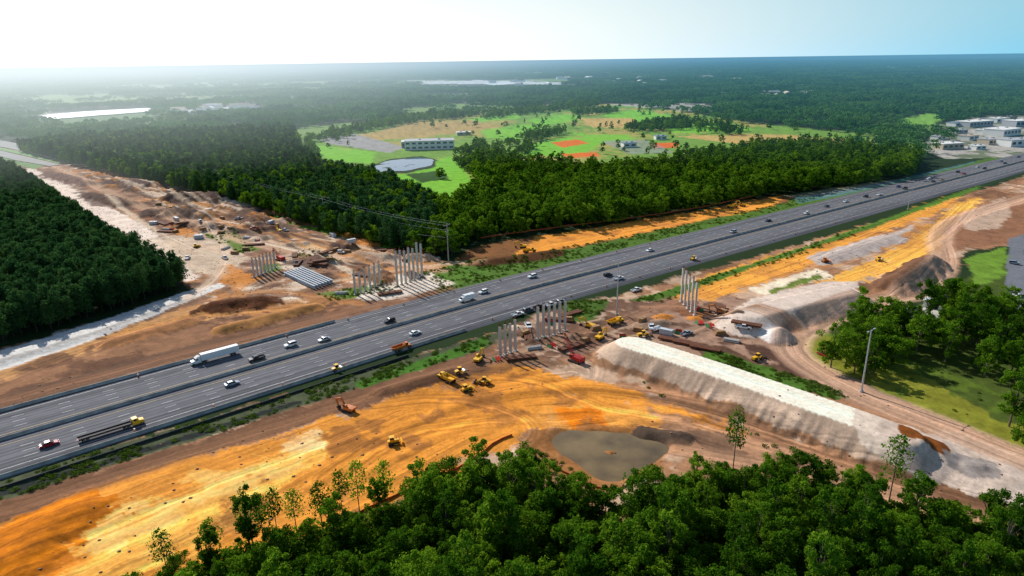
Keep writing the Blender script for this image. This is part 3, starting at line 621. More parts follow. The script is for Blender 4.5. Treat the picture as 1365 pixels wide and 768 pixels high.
# right-hand trees
for k,(poly,sp,L,G) in enumerate(((  [(1095,480),(1125,455),(1150,432),(1190,425),(1212,450),(1202,488),(1165,506),(1130,512)],7.5,'dark spreading tree in the clump left of the lawn on the right','clump left of the lawn'),
  ([(1195,468),(1240,478),(1300,500),(1400,532),(1400,435),(1300,408),(1215,435)],8.5,'dark spreading tree in the row behind the lawn on the right','trees behind the lawn'),
  ([(1308,554),(1400,562),(1400,630),(1338,600)],7.5,'dark tree at the right edge in front of the lawn','trees in front of the lawn'),
  ([(1225,418),(1318,412),(1318,380),(1290,376),(1250,395)],8.5,'rounded tree beside the grey side street on the right','trees by the side street'),
  ([(1375,345),(1400,330),(1400,300),(1348,306),(1340,318)],9,'tree at the right edge beyond the side street','trees beyond the side street'))):
    for x,y in visible(scatter(poly,sp)):
        if nbt<284: nbt+=1; plant(random.choice(BROAD),'broadleaf_tree',x,y,random.uniform(.75,1.2),L,'tree',G)
# left pine wood, nearest 280 as trees of their own
LP=[(254,380),(203,360),(110,301),(30,242),(0,228),(-70,203),(-70,484),(0,459),(130,422)]
lp=scatter(LP,4.0); lp=lp[np.argsort(lp[:,1]+.2*abs(lp[:,0]))]; lp=[p for p in lp if -30<proj(*p,15)[0]]
for x,y in lp[:280]: plant(random.choice(PINES),'pine_tree',x,y,random.uniform(.85,1.12),'dark green pine along the near front of the dense left wood','tree','pines at the front of the left wood')
# middle wood
MW=[(120,226),(220,249),(330,276),(420,306),(530,337),(600,345),(640,322),(720,310),(830,297),(930,281),(1000,266),(1120,250),(1215,236),(1225,222),(1220,210),(1100,204),(1000,212),(900,224),(800,230),(700,224),(640,218),(620,226),(645,252),(605,277),(545,266),(520,247),(440,232),(405,210),(392,178),(250,182),(110,189),(25,202)]
mw=scatter(MW,5.2); mwu=np.array([proj(*p)[0] for p in mw]); lim=575+60*(fbm(mw[:,0],mw[:,1],40)-.5)
mp=mw[mwu<lim]; mb=mw[mwu>=lim]; mb=mb[rng.random(len(mb))<.72]
mb=mb[np.argsort(np.hypot(mb[:,0],mb[:,1]))]; nm_=max(0,294-nbt)
for x,y in mb[:nm_]: plant(random.choice(BROAD),'broadleaf_tree',x,y,random.uniform(.75,1.1),'bright green tree along the near edge of the wood beyond the highway','tree','trees at the near edge of the middle wood')
rest=np.array(lp[280:]); stuff('pine_wood',withz(rest),rs(len(rest),.85,1.15),[p[1] for p in PINES],'dense dark pine wood filling the left side beyond its front trees','wood')
stuff('pine_wood',withz(mp,0),rs(len(mp),.8,1.2),[p[1] for p in PINES]*2+[p[1] for p in BROAD[:3]],'dark wood beyond the left works, behind the power line','wood')
rb=mb[nm_:]; stuff('broadleaf_wood',withz(rb,0),rs(len(rb),.7,1.15),[p[1] for p in BROAD],'bright green broadleaf wood between the highway and the park','wood')
pk=scatter(PARK,24,.5); kp=[]
for x,y in pk:
    u,v=proj(x,y); kp.append(not((470<u<620 and 176<v<206) or (730<u<790 and 180<v<212) or (480<u<600 and v>203) or random.random()<.8))
BELT=[[(405,186),(470,172),(560,155),(640,152),(640,157),(560,163),(480,178),(420,192)],[(640,152),(760,140),(800,136),(800,142),(700,154),(645,160)],[(600,212),(640,192),(690,192),(715,200),(700,214),(640,226),(618,236)],[(830,172),(900,160),(960,168),(1000,176),(990,182),(900,174),(840,180)],[(900,209),(1000,196),(1120,192),(1120,199),(1000,208),(905,216)],[(690,186),(730,176),(760,176),(720,190)],[(405,192),(412,186),(425,206),(420,214)],[(552,236),(588,232),(594,240),(570,245)],[(760,150),(820,146),(830,150),(770,156)]]
bl=np.concatenate([scatter(q,8) for q in BELT])
bl=np.concatenate([bl[fbm(bl[:,0],bl[:,1],25)>.40],pk[np.array(kp)]])
stuff('park_tree_belt',withz(bl,0),rs(len(bl),.5,.9),[p[1] for p in BROAD],'belts and dots of trees dividing the park lawns and fields','trees')
# shrubs and weeds
SHR=[leafmesh('shrub',cloud([((random.uniform(-.5,.5),random.uniform(-.5,.5),.5),(.9,.9,.6)) for _ in range(3)],45,.22),WEED) for _ in range(3)]
SHD=[leafmesh('shrub',cloud([((random.uniform(-.6,.6),random.uniform(-.6,.6),.7),(.9,.9,.8)) for _ in range(4)],50,.22),LEAF) for _ in range(3)]
us=np.array(visible(scatter(FW,2.3),4)); stuff('undergrowth',withz(us),rs(len(us),.8,2.2),SHD,'thick green undergrowth beneath the foreground wood','undergrowth')
wl=[]
for q,sp,keep in (([(0,640),(650,447),(700,436),(650,462),(0,668)],1.3,.5),([(560,362),(640,348),(760,328),(850,312),(1000,280),(1120,254),(1000,292),(860,340),(700,385),(600,392)],1.8,.6),([(745,400),(810,400),(800,425),(760,430)],1.5,.6),([(940,464),(1000,482),(1100,514),(1135,530),(1110,532),(1000,499),(935,474)],1.2,.9),([(335,278),(360,275),(540,328),(515,332),(400,303)],2.0,.6),([(420,392),(520,375),(535,385),(440,402)],1.8,.6),([(390,330),(455,345),(450,356),(400,342)],2.0,.6),([(270,312),(310,306),(345,332),(318,338)],2.2,.5),([(840,402),(1000,352),(1150,302),(1150,312),(1000,362),(880,404)],1.8,.5),([(1065,455),(1160,465),(1310,512),(1400,560),(1250,556),(1160,514)],3.0,.2),([(1000,575),(1050,600),(1180,640),(1160,650),(1040,625)],2.2,.4),([(845,505),(890,520),(960,560),(930,562)],2.5,.15),([(690,605),(720,600),(830,655),(880,620),(900,640),(830,690),(720,640)],1.8,.35)):
    P=scatter(q,sp); P=P[rng.random(len(P))<keep*2*np.clip(fbm(P[:,0],P[:,1],7)*2.4-.8,0,1)]
    if len(P): wl.append(P)
wl=np.concatenate(wl); _,_,l_=seg(wl[:,0],wl[:,1],CL); wl=wl[(l_>FAR+1.5)|(l_<NEAR-1.5)]
stuff('roadside_weeds',withz(wl),rs(len(wl),.25,.85)*np.array([1.2,1.2,.7]),SHR,'patches of low green weeds on the verges and bare soil','weeds')
# distant country
def clump():
    L=[]
    for k in range(24):
        a=random.uniform(0,6.28); q=26*math.sqrt(random.random()); h=random.uniform(7,13); r=random.uniform(2.8,5)
        L.append(((q*math.cos(a),q*math.sin(a),h-r*.7),(r,r,r*.8)))
    return leafmesh('tree_clump',cloud(L,75,1.05,.5),FARL)
CLP=[clump() for _ in range(4)]
P=[];SC=[]; r=850.
KEEP=[pw(q) for q in (PARK,INDU,SUB1,SUB2,LAKE,MW,CORR,LP,[(-60,175),(0,183),(100,205),(95,222),(-60,215)],[(640,112),(690,109),(705,111),(660,114)],[(1190,160),(1245,150),(1260,158),(1230,172)],[(40,150),(210,142),(212,164),(60,174)],[(550,108),(760,106),(760,118),(560,118)])]
while r<14000:
    g_=1+r/6000; sp=40*g_; n=int(1.75*r/sp); a=np.linspace(-.88,.88,n)+rng.uniform(-.4,.4,n)*sp/r; q=r+rng.uniform(-.4,.4,n)*sp
    P.append(np.stack([q*np.sin(a),q*np.cos(a)],-1)); SC.append(np.stack([np.full(n,g_),np.full(n,g_),rng.uniform(.75,1.25,n)],-1)); r+=sp
P=np.concatenate(P); SC=np.concatenate(SC); k=~far_clear(P[:,0],P[:,1])|(rng.random(len(P))<.18)
for q in KEEP: k&=~pip(P[:,0],P[:,1],q)
_,_,l_=seg(P[:,0],P[:,1],CL); k&=(abs(l_)>75)
stuff('distant_woods',np.column_stack([P[k],np.zeros(k.sum())]),SC[k],CLP,'endless hazy green woods stretching from the park to the horizon','woods')
# rubble on the bare ground
rub=np.concatenate([scatter(q,sp) for q,sp in ((CORR,3.2),(NEARD,5.5))]); _,_,l_=seg(rub[:,0],rub[:,1],CL); rub=rub[((l_>FAR+2)|(l_<NEAR-2))&(fbm(rub[:,0],rub[:,1],30)>.47)]
rz_=Hf(rub[:,0],rub[:,1]); n=len(rub); cu=np.array([(-1,-1,-1),(1,-1,-1),(1,1,-1),(-1,1,-1),(-1,-1,1),(1,-1,1),(1,1,1),(-1,1,1)],float)
V=(cu[None]*rng.uniform(.45,1.1,(n,8,3)))*(rng.uniform(.06,.34,(n,1,1))*np.array([1.3,1,.6]))+np.column_stack([rub,rz_])[:,None,:]
fc=np.array([(3,2,1,0),(4,5,6,7),(0,1,5,4),(1,2,6,5),(2,3,7,6),(3,0,4,7)]); fq=(fc[None]+8*np.arange(n)[:,None,None]).reshape(-1,4)
tag(link('rubble',npmesh('rubble',V.reshape(-1,3),fq,[M('rubble_lumps',(128,96,72),.95,amt=.6,ns=.05)])),'loose clods and lumps of soil strewn over the works','rubble',kind='stuff')
# ================= VEHICLES =================
_wm={}
def wheel(p,x,y,r,w=.28):
    k=(r,w)
    if k not in _wm: _wm[k]=MB().cyl((0,-w/2,0),(0,w/2,0),r,n=12).cyl((0,-w/2-.02,0),(0,w/2+.02,0),r*.55,n=8,mi=1).mesh('wheel',[TYRE,RIM])
    link('wheel',_wm[k],p,(x,y,r))
def car(x,y,rz,kind,c,label,group=None):
    t=root({'sedan':'sedan_car','suv':'sport_utility_car','pickup':'pickup_truck'}[kind],label,'pickup' if kind=='pickup' else 'car',x,y,rz,group); pm=PAINT[c]
    if kind=='sedan':
        m=MB().prism([(-2.35,.3),(-2.38,.7),(-2.2,.92),(-1.5,.98),(1.0,.95),(2.1,.78),(2.35,.6),(2.35,.3)],-.9,.9).prism([(-1.2,1.38),(-1.0,1.46),(.2,1.47),(.45,1.38)],-.68,.68)
        g=MB().prism([(-1.75,.96),(-1.15,1.39),(.42,1.39),(1.15,.93)],-.76,.76); wx=(-1.4,1.4); r=.33; wy=.8
    elif kind=='suv':
        m=MB().prism([(-2.3,.4),(-2.35,1.05),(.95,1.1),(2.2,1.0),(2.4,.75),(2.4,.4)],-.96,.96).prism([(-2.1,1.68),(-1.9,1.78),(.1,1.8),(.4,1.68)],-.76,.76)
        g=MB().prism([(-2.28,1.08),(-2.05,1.69),(.38,1.69),(1.05,1.08)],-.84,.84); wx=(-1.45,1.45); r=.38; wy=.84
    else:
        m=MB().prism([(-2.9,.5),(-2.9,.75),(-.6,.75),(-.6,1.1),(1.5,1.12),(2.7,1.02),(2.9,.75),(2.9,.45)],-1,1).box((-1.75,.96,.92),(2.3,.08,.4)).box((-1.75,-.96,.92),(2.3,.08,.4)).box((-2.86,0,.92),(.08,1.84,.4)).prism([(-.5,1.7),(-.4,1.8),(.7,1.8),(.9,1.7)],-.8,.8)
        g=MB().prism([(-.58,1.1),(-.5,1.71),(.88,1.71),(1.5,1.1)],-.88,.88); wx=(-1.8,1.9); r=.42; wy=.88
    m.build('body',pm,t); g.build('window',GLASS,t)
    for a in wx:
        for b_ in (-wy,wy): wheel(t,a,b_,r)
    lm=M('head_lamp',(230,230,220),.2); tm=M('tail_lamp',(150,10,10),.3); fx=2.37 if kind!='pickup' else 2.87; zz=.62 if kind=='sedan' else .8
    for b_ in (-.68,.68):
        MB().box((fx-.02,b_,zz),(.1,.34,.16)).build('headlight',lm,t); MB().box((-fx+.0,b_,zz+.06),(.1,.3,.16)).build('tail_light',tm,t)
    return t
def lane(px,py,snap=True):
    s,l=road(*at(px,py))
    if snap and abs(l)<19: l=math.copysign(min((5.3,8.9,12.5,16.1),key=lambda q:abs(q-abs(l))),l)
    x,y=off(s,l); _,_,ux,uy=cp(s); a=math.atan2(uy,ux)
    return x,y,(a if l<0 else a+math.pi)
CARS=[(65,591,'sedan','red','red car on the near lanes at the left edge of the picture'),(310,514,'sedan','silver','silver car beside the median, below the white semi truck'),
(340,478,'pickup','black','black pickup just behind the white semi truck'),(385,460,'suv','white','white car behind the black pickup on the far lanes'),(430,453,'sedan','silver','silver car on the far lanes, second behind the black pickup'),
(520,430,'suv','black','black car close to the median left of the highway centre'),(556,447,'sedan','white','white car on the near lanes right of the black car by the median'),(647,392,'suv','white','white car on the far lanes near the middle of the highway'),
(712,371,'suv','white','white car on the far lanes left of the tall lamp post'),(813,369,'suv','black','black car beside the median next to the tall lamp post'),(822,372,'pickup','white','white pickup right of the black car near the lamp post'),(848,388,'pickup','white','white pickup on the near shoulder right of the lamp post'),
(863,334,'sedan','white','white car on the far lanes beyond the lamp post'),(1027,296,'sedan','black','lone black car on the far lanes at the start of the distant stretch'),(1072,285,'suv','white','white car on the far lanes next after the lone black car'),
(1102,276,'sedan','grey','grey car on the far lanes beyond two separate cars'),(1155,263,'suv','black','black car on the far lanes opposite the orange soil strip'),(1180,262,'pickup','white','white pickup on the near lanes of the distant stretch'),
(1200,250,'sedan','blue','dark blue car on the distant far lanes'),(1212,253,'suv','black','black car on the near lanes in the distant stretch, ahead of the white pickup'),(1240,240,'suv','white','white car on the distant far lanes ahead of the blue car'),(1246,243,'sedan','black','black car next to the median at the distant stretch'),
(1262,241,'sedan','tan','tan car on the near lanes in the distance'),(1275,230,'suv','black','black car on the far lanes in the distance'),(1290,233,'sedan','red','small red car on the near lanes in the distance'),(1305,224,'sedan','white','white car on the far lanes, third from the right edge'),
(1318,226,'suv','black','black car on the near lanes near the right edge'),(1335,216,'suv','silver','silver car on the far lanes, second from the right edge'),(1345,219,'sedan','black','black car on the near lanes at the right edge'),(1356,210,'sedan','blue','blue car on the far lanes at the right edge'),
(1130,270,'sedan','white','white car beside the median ahead of the grey car'),(985,312,'suv','silver','silver car on the near lanes right of the lamp post stretch')]
for u,v,k,c,L in CARS:
    x,y,a=lane(u,v); car(x,y,a,k,c,L)
PARK_V=[(690,421,'pickup','white',1,'white pickup parked at the left end of the row on the near shoulder'),(704,415,'suv','grey',1,'grey car parked second in the row on the near shoulder'),(720,411,'pickup','black',1,'black pickup parked third in the row on the near shoulder'),(734,408,'pickup','white',1,'white pickup parked fourth in the row on the near shoulder'),(748,404,'suv','silver',1,'silver car parked at the right end of the row on the near shoulder'),
(704,436,'pickup','white',0,'white pickup parked on bare soil behind the left column row'),(868,440,'pickup','white',0,'white pickup parked by the steel beams right of the bridge site'),(1098,474,'suv','red',0,'red car parked on the grass at the trees left of the lawn'),(380,308,'pickup','white',0,'white pickup parked on pale sand in the left works'),(318,293,'pickup','silver',0,'silver pickup parked near the dark spoil heaps in the left works'),(300,345,'pickup','white',0,'white pickup parked on pale sand left of the far column row'),(1352,352,'suv','silver',0,'silver car on the grey side street at the right edge'),(1355,395,'sedan','white',0,'white car on the grey side street, nearer to the camera'),
(250,345,'pickup','white',0,'white pickup on the pale haul road beside the left pine wood'),(395,352,'pickup','black',0,'black pickup above the stacked girders'),(455,338,'suv','white',0,'white car beside the dark heap right of the stacked girders'),(268,302,'suv','silver',0,'silver car below the dark spoil heaps'),(340,310,'pickup','red',0,'red pickup in the middle of the left works'),(915,446,'pickup','silver',0,'silver pickup beside the steel beam stacks'),(990,446,'pickup','white',0,'white pickup left of the white cone heap')]
for u,v,k,c,on,L in PARK_V:
    x,y=at(u,v); a=math.atan2(u2[1],u2[0])+(0 if on else random.uniform(0,6)); car(x,y,a,k,c,L)
# trucks
def semi(u,v):
    x,y,a=lane(u,v); t=root('semi_truck','white semi truck with long box trailer on the far lanes at left','truck',x,y,a,sc=.82)
    MB().prism([(7.2,.6),(7.2,3.4),(8.0,3.6),(9.2,2.9),(9.5,2.0),(10.9,1.85),(11.1,.6)],-1.15,1.15).build('cab',PAINT['white'],t)
    MB().prism([(9.12,2.15),(8.95,2.95),(9.3,2.88),(9.58,2.1)],-1.0,1.0).box((8.5,1.14,2.3),(.8,.06,.7)).box((8.5,-1.14,2.3),(.8,.06,.7)).build('window',GLASS,t)
    MB().box((-1.2,0,2.65),(15.8,2.55,2.8)).build('trailer',M('trailer_panel',(222,224,226),.5,amt=.06),t)
    MB().box((-1,0,1.1),(15,.9,.22)).box((7,0,.85),(5,.9,.25)).box((4.2,.8,.5),(.15,.15,1)).box((4.2,-.8,.5),(.15,.15,1)).build('chassis',STEEL,t)
    for s in (-1,1): MB().cyl((6.9,s*1.0,.8),(8.2,s*1.0,.8),.32).build('fuel_tank',GALV,t); MB().cyl((7.1,s*1.05,1.2),(7.1,s*1.05,3.9),.09).build('exhaust_pipe',GALV,t)
    for q in (-7.2,-5.9,5.2,6.5,10.1):
        for s in (-1,1): wheel(t,q,s*1.02,.5,.45)
semi(289,477)
def flat(u,v):
    x,y,a=lane(u,v); t=root('flatbed_truck','yellow truck pulling a long empty dark trailer on the near lanes','truck',x,y,a,sc=.8)
    MB().prism([(6.2,.6),(6.2,3.0),(8.0,3.0),(8.4,2.0),(10,1.85),(10.2,.6)],-1.15,1.15).build('cab',PAINT['yellow'],t)
    MB().prism([(7.95,2.1),(7.75,2.95),(8.06,2.92),(8.46,2.05)],-1,1).box((7.2,1.14,2.4),(.9,.06,.7)).box((7.2,-1.14,2.4),(.9,.06,.7)).build('window',GLASS,t)
    MB().box((-2.5,0,1.15),(17,2.6,.25)).box((-2.5,1.25,1.45),(17,.1,.5)).box((-2.5,-1.25,1.45),(17,.1,.5)).box((5.9,0,1.7),(.15,2.5,1)).build('trailer_deck',M('trailer_deck_steel',(70,62,60),.8),t)
    MB().box((3,0,.85),(9,.9,.25)).build('chassis',STEEL,t)
    MB().box((-11,0,1.1),(.12,2.4,.4)).build('rear_bumper',PAINT['rig'],t)
    for q in (-9.5,-8.2,3.6,4.9,9.2):
        for s in (-1,1): wheel(t,q,s*1.02,.5,.45)
flat(150,573)
def boxtruck(x,y,a,label):
    t=root('box_truck',label,'truck',x,y,a,sc=.9)
    MB().prism([(2.2,.6),(2.2,2.5),(3.2,2.5),(3.9,1.6),(4.4,1.4),(4.5,.6)],-1,1).build('cab',PAINT['white'],t); MB().prism([(3.1,1.65),(2.9,2.4),(3.28,2.42),(3.95,1.6)],-.9,.9).build('window',GLASS,t)
    MB().box((-.9,0,2.1),(6,2.4,2.4)).build('cargo_box',M('trailer_panel'),t); MB().box((0,0,.75),(8,.8,.25)).build('chassis',STEEL,t)
    for q in (-2.6,3.3):
        for s in (-1,1): wheel(t,q,s*.95,.42)
x,y,a=lane(632,405); boxtruck(x,y,a,'white box truck beside the median near the middle of the highway')
CT=[(-2,.15),(-1.7,0),(1.7,0),(2,.15),(2.1,.5),(1.8,.9),(-1.8,.9),(-2.1,.5)]
MS=.82
def tracks(t,y0=.85,w=.6,k=1):
    for s in (-1,1): MB().prism([(a*k,b_) for a,b_ in CT],s*y0-w/2,s*y0+w/2).build('crawler_track',TRACKM,t)
def excavator(x,y,rz,label,c='yellow',swing=0):
    t=root('excavator',label,'excavator',x,y,rz,sc=MS); tracks(t,1.1,.6,1.0); pm=PAINT[c]
    MB().box((-.4,0,1.6),(3.6,2.6,1.0)).prism([(-2.7,1.2),(-2.9,2.1),(-1.6,2.2),(-1.6,1.2)],-1.3,1.3).cyl((0,0,.8),(0,0,1.15),.8,n=10).build('body',pm,t)
    b_=MB().box((.75,.8,2.5),(1.5,.95,1.0)).build('cab',pm,t); MB().box((.95,.8,2.6),(1.3,.98,.7)).build('window',GLASS,b_)
    bm=MB().prism([(.8,1.7),(2.9,4.6),(3.4,4.9),(6.0,3.9),(5.9,3.4),(3.4,4.2),(1.5,1.5)],-.25,.25).build('boom',pm,t)
    MB().cyl((1.8,0,1.6),(3.3,0,4.0),.1).build('hydraulic_ram',GALV,bm)
    MB().prism([(5.5,4.2),(6.2,3.9),(5.3,.9),(4.9,.9)],-.2,.2).build('stick',pm,t)
    MB().prism([(4.2,.1),(5.2,.1),(5.6,.9),(4.8,1.2),(4.3,.7)],-.6,.6).build('bucket',TRACKM,t)
def dozer(x,y,rz,label,c='yellow'):
    t=root('bulldozer',label,'bulldozer',x,y,rz,sc=MS); tracks(t,1.0,.6,.95); pm=PAINT[c]
    MB().box((.7,0,1.25),(2.0,1.1,.9)).box((-1.2,0,1.1),(1.6,1.3,.9)).build('body',pm,t)
    b_=MB().box((-.6,0,2.9),(1.7,1.7,.15)).box((-.6,0,1.75),(1.4,1.4,.5)).build('cab',pm,t); MB().box((-.6,0,2.4),(1.35,1.35,.85)).build('window',GLASS,b_)
    MB().prism([(2.6,.1),(2.45,.5),(2.45,1.0),(2.75,1.4),(2.85,1.35),(2.6,.9),(2.65,.4),(2.8,.1)],-1.8,1.8).build('blade',pm,t)
    for s in (-1,1): MB().cyl((0,s*1.4,.55),(2.5,s*1.4,.5),.12).build('push_arm',pm,t)
    MB().cyl((1.0,.3,1.6),(1.0,.3,2.5),.08).build('exhaust_pipe',STEEL,t)
def dumper(x,y,rz,label,c='yellow'):
    t=root('dump_truck',label,'dump truck',x,y,rz,sc=MS); pm=PAINT[c]
    MB().prism([(2.3,.8),(2.3,1.9),(4.6,1.75),(4.9,1.4),(4.9,.8)],-1.1,1.1).box((2.6,0,3.05),(1.5,1.7,.14)).box((2.6,0,1.95),(1.4,1.6,.3)).build('cab',pm,t)
    MB().box((2.6,0,2.55),(1.35,1.55,.85)).build('window',GLASS,t)
    MB().prism([(-4.8,2.3),(-3.6,1.3),(1.2,1.2),(1.6,2.9),(1.3,2.9),(.9,1.6),(-3.5,1.7),(-4.7,2.5)],-1.45,1.45).prism([(-4.6,2.4),(-3.5,1.6),(1,1.6),(1.4,2.6)],1.3,1.45).prism([(-4.6,2.4),(-3.5,1.6),(1,1.6),(1.4,2.6)],-1.45,-1.3).build('dump_body',pm,t)
    MB().box((0,0,.95),(7.5,.8,.3)).build('chassis',STEEL,t)
    for q in (-3,-1.4,3.6):
        for s in (-1,1): wheel(t,q,s*1.15,.75,.6)
def roller(x,y,rz,label,c='yellow'):
    t=root('road_roller',label,'road roller',x,y,rz,sc=MS); pm=PAINT[c]
    MB().cyl((1.7,-1,.75),(1.7,1,.75),.75,n=16).build('drum',GALV,t); MB().box((1.7,1.1,.8),(1.9,.14,.3)).box((1.7,-1.1,.8),(1.9,.14,.3)).box((.75,0,.8),(.3,2.3,.35)).build('drum_frame',pm,t)
    MB().prism([(-2.4,.7),(-2.4,1.5),(-1,1.7),(.3,1.4),(.5,.7)],-.85,.85).build('body',pm,t)
    b_=MB().box((-.4,0,2.85),(1.6,1.6,.12)).build('cab_roof',pm,t); MB().box((-.4,0,2.2),(1.2,1.3,1.15)).build('window',GLASS,t)
    for s in (-1,1): wheel(t,-1.6,s*.95,.75,.5)
def loader(x,y,rz,label,c='yellow'):
    t=root('wheel_loader',label,'loader',x,y,rz,sc=MS); pm=PAINT[c]
    MB().prism([(-3,.9),(-3,1.9),(-1,2.0),(-.6,1.3),(1.6,1.2),(1.8,.8)],-.8,.8).build('body',pm,t); MB().box((-.2,0,3.1),(1.5,1.4,.12)).build('cab_roof',pm,t); MB().box((-.2,0,2.4),(1.35,1.25,1.3)).build('window',GLASS,t)
    for s in (-1,1): MB().prism([(.8,1.6),(1.2,1.9),(3.6,.7),(3.4,.4)],s*.55-.1,s*.55+.1).build('lift_arm',pm,t)
    MB().prism([(3.3,.15),(4.4,.1),(4.5,.2),(3.7,.5),(3.8,1.3),(3.5,1.4),(3.2,.8)],-1.35,1.35).build('bucket',TRACKM,t)
    for q in (-1.9,1.3):
        for s in (-1,1): wheel(t,q,s*1.0,.75,.55)
def crane(x,y,rz,label,c='rig',tip=(14,14)):
    t=root('crawler_crane',label,'crane',x,y,rz,sc=MS); tracks(t,1.7,.8,1.5); pm=PAINT[c]
    MB().box((-1,0,1.9),(5.2,3,1.7)).cyl((0,0,.8),(0,0,1.1),1.1,n=10).box((-3.3,0,1.9),(.7,3.2,1.5)).build('body',pm,t)
    b_=MB().box((1.6,1.1,2.2),(1.6,1,1.8)).build('cab',pm,t); MB().box((1.75,1.1,2.5),(1.5,1.03,.9)).build('window',GLASS,b_)
    a=Vector((1.5,0,1.8)); e=Vector((tip[0],0,tip[1])); d=e-a; m=MB(); up=Vector((-d.z,0,d.x)).normalized(); n=max(5,int(d.length/1.6))
    P=lambda k,i,j:a+d*(k/n)+(up*i+Vector((0,1,0))*j)*.5*(1-abs(2*k/n-1)**4*.7)
    for i in (-1,1):
        for j in (-1,1):
            for k in range(n): m.cyl(P(k,i,j),P(k+1,i,j),.09,n=4)
    for k in range(n):
        for i in (-1,1): m.cyl(P(k,i,-1),P(k+1,i,1),.05,n=4); m.cyl(P(k,-1,i),P(k+1,1,i),.05,n=4)
    bo=m.build('lattice_boom',pm,t); MB().cyl((-2.8,.4,2.6),e,.04,n=4).cyl((-2.8,-.4,2.6),e,.04,n=4).cyl(e,e-Vector((0,0,d.z*.6)),.04,n=4).build('cable',WIRE,bo)
MACH=[(excavator,465,549,2.6,'orange','dark orange excavator alone on the brown strip below the highway'),(dozer,525,592,.3,'yellow','yellow bulldozer alone at the centre of the yellow soil'),
(dumper,596,508,2.4,'yellow','yellow dump truck at the left of the machine cluster below the bridge site'),(dozer,622,521,.6,'yellow','yellow bulldozer at the front of the machine cluster'),(loader,645,511,2.9,'yellow','yellow loader at the right of the machine cluster'),(roller,614,499,.5,'yellow','yellow road roller in the middle of the machine cluster'),
(excavator,638,482,1.2,'yellow','yellow excavator with raised boom at the back of the machine cluster'),(dumper,535,467,.7,'orange','orange dump truck on the near highway shoulder'),(roller,450,494,.7,'yellow','yellow road roller on the near edge of the highway'),
(excavator,786,437,2.5,'yellow','yellow excavator under the bushes right of the two column rows'),(loader,858,449,.2,'yellow','yellow loader in front of the embankment top'),(excavator,697,331,3.0,'yellow','yellow excavator on the far orange soil strip'),(dumper,705,337,.4,'yellow','yellow dump truck beside the excavator on the far orange strip'),
(dumper,976,277,.3,'yellow','yellow dump truck at the far end of the orange strip'),(excavator,990,275,2.7,'yellow','yellow excavator at the far end of the orange strip'),(roller,1172,348,.5,'yellow','yellow road roller on the yellow soil at the right'),(roller,925,347,.65,'yellow','yellow road roller on the near edge of the highway right of centre'),
(dozer,262,330,.8,'yellow','yellow bulldozer on pale sand in the left works'),(excavator,372,310,2.2,'yellow','yellow excavator beside the white pickup in the left works'),(dumper,225,280,.2,'yellow','yellow dump truck by the dark spoil heaps'),(dozer,1100,350,.4,'orange','orange bulldozer beside the grey strip at the right'),(loader,1010,480,.5,'yellow','yellow loader on the green strip behind the embankment'),
(excavator,800,452,.9,'yellow','yellow excavator at the left end of the embankment'),(dumper,820,432,.6,'yellow','yellow dump truck below the tall lamp post'),(excavator,960,424,2.9,'orange','orange excavator between the tall column row and the pale mound')]
for fn,u,v,a,c,L in MACH:
    x,y=at(u,v); fn(x,y,a,L,c)
for u,v,a,c,tip,L in ((768,482,2.3,'rig',(7,11),'red crawler crane with short boom between the columns and the embankment'),(374,347,2.4,'rig',(8,7),'red crawler crane beside the far left column row'),(350,276,2.2,'white',(9,17),'white lattice boom crane at the wood edge in the left works')):
    x,y=at(u,v); crane(x,y,a,L,c,tip)
# ================= BRIDGE COLUMNS =================
ORD=['leftmost','second','third','fourth','fifth','sixth','seventh']
for (u0,v0),(u1_,v1),n,top,L in (((667,475),(687,468),4,430,'short column row at the near edge of the highway'),((717,455),(753,441),6,406,'column row beside the red crane'),((908,402),(926,421),5,366,'tall column row right of the lamp post'),((530,382),(563,371),7,331,'tall column row on pale sand beyond the highway'),((474,393),(507,381),6,357,'column row next to the stacked girders'),((339,370),(367,358),7,341,'distant column row in the left works')):
    p0=at(u0,v0); p1=at(u1_,v1); hh=hgt(((p0[0]+p1[0])/2,(p0[1]+p1[1])/2),top+ (0))
    for k in range(n):
        f_=k/(n-1); x=p0[0]+(p1[0]-p0[0])*f_; y=p0[1]+(p1[1]-p0[1])*f_
        w=ORD[k] if k<n-1 else 'rightmost'
        t=root('bridge_column',f'{w} bare concrete column of the {L}'+('' if k in (0,n-1) else ', counting from the left'),'column',x,y,math.atan2(p1[1]-p0[1],p1[0]-p0[0]),'columns of the '+L)
        h_=hh*random.uniform(.94,1.03)
        MB().box((0,0,h_/2-.3),(.76,.76,h_+.6)).build('shaft',CONC,t); MB().box((0,0,.1),(1.4,1.4,.5)).build('footing',CONC,t)
        m=MB()
        for i in (-1,0,1):
            for j in (-1,0,1):
                if i or j: m.cyl((i*.26,j*.26,h_),(i*.26,j*.26,h_+1.2),.045,n=4)
        m.build('rebar',RUST,t)
# girders
g0,g1,g2=at(379,367),at(402,360),at(420,386)
for k in range(7):
    f_=k/6; x=g0[0]+(g1[0]-g0[0])*f_; y=g0[1]+(g1[1]-g0[1])*f_; dx,dy=g2[0]-g0[0],g2[1]-g0[1]; L_=math.hypot(dx,dy)
    pr=[(-.5,0),(.5,0),(.5,.2),(.12,.45),(.12,1.2),(.45,1.35),(.45,1.5),(-.45,1.5),(-.45,1.35),(-.12,1.2),(-.12,.45),(-.5,.2)]
    o=MB().prism(pr,0,L_).build('bridge_girder',M('girder_concrete',(176,182,188),.8,amt=.1)); o.location=(x,y,.3); o.rotation_euler=(0,0,math.atan2(dy,dx)-math.pi/2)
    tag(o,('leftmost' if k==0 else 'rightmost' if k==6 else ORD[k])+' long grey concrete girder lying in the stack by the columns'+('' if k in (0,6) else ', counting from the left'),'girder','girders lying beside the columns')
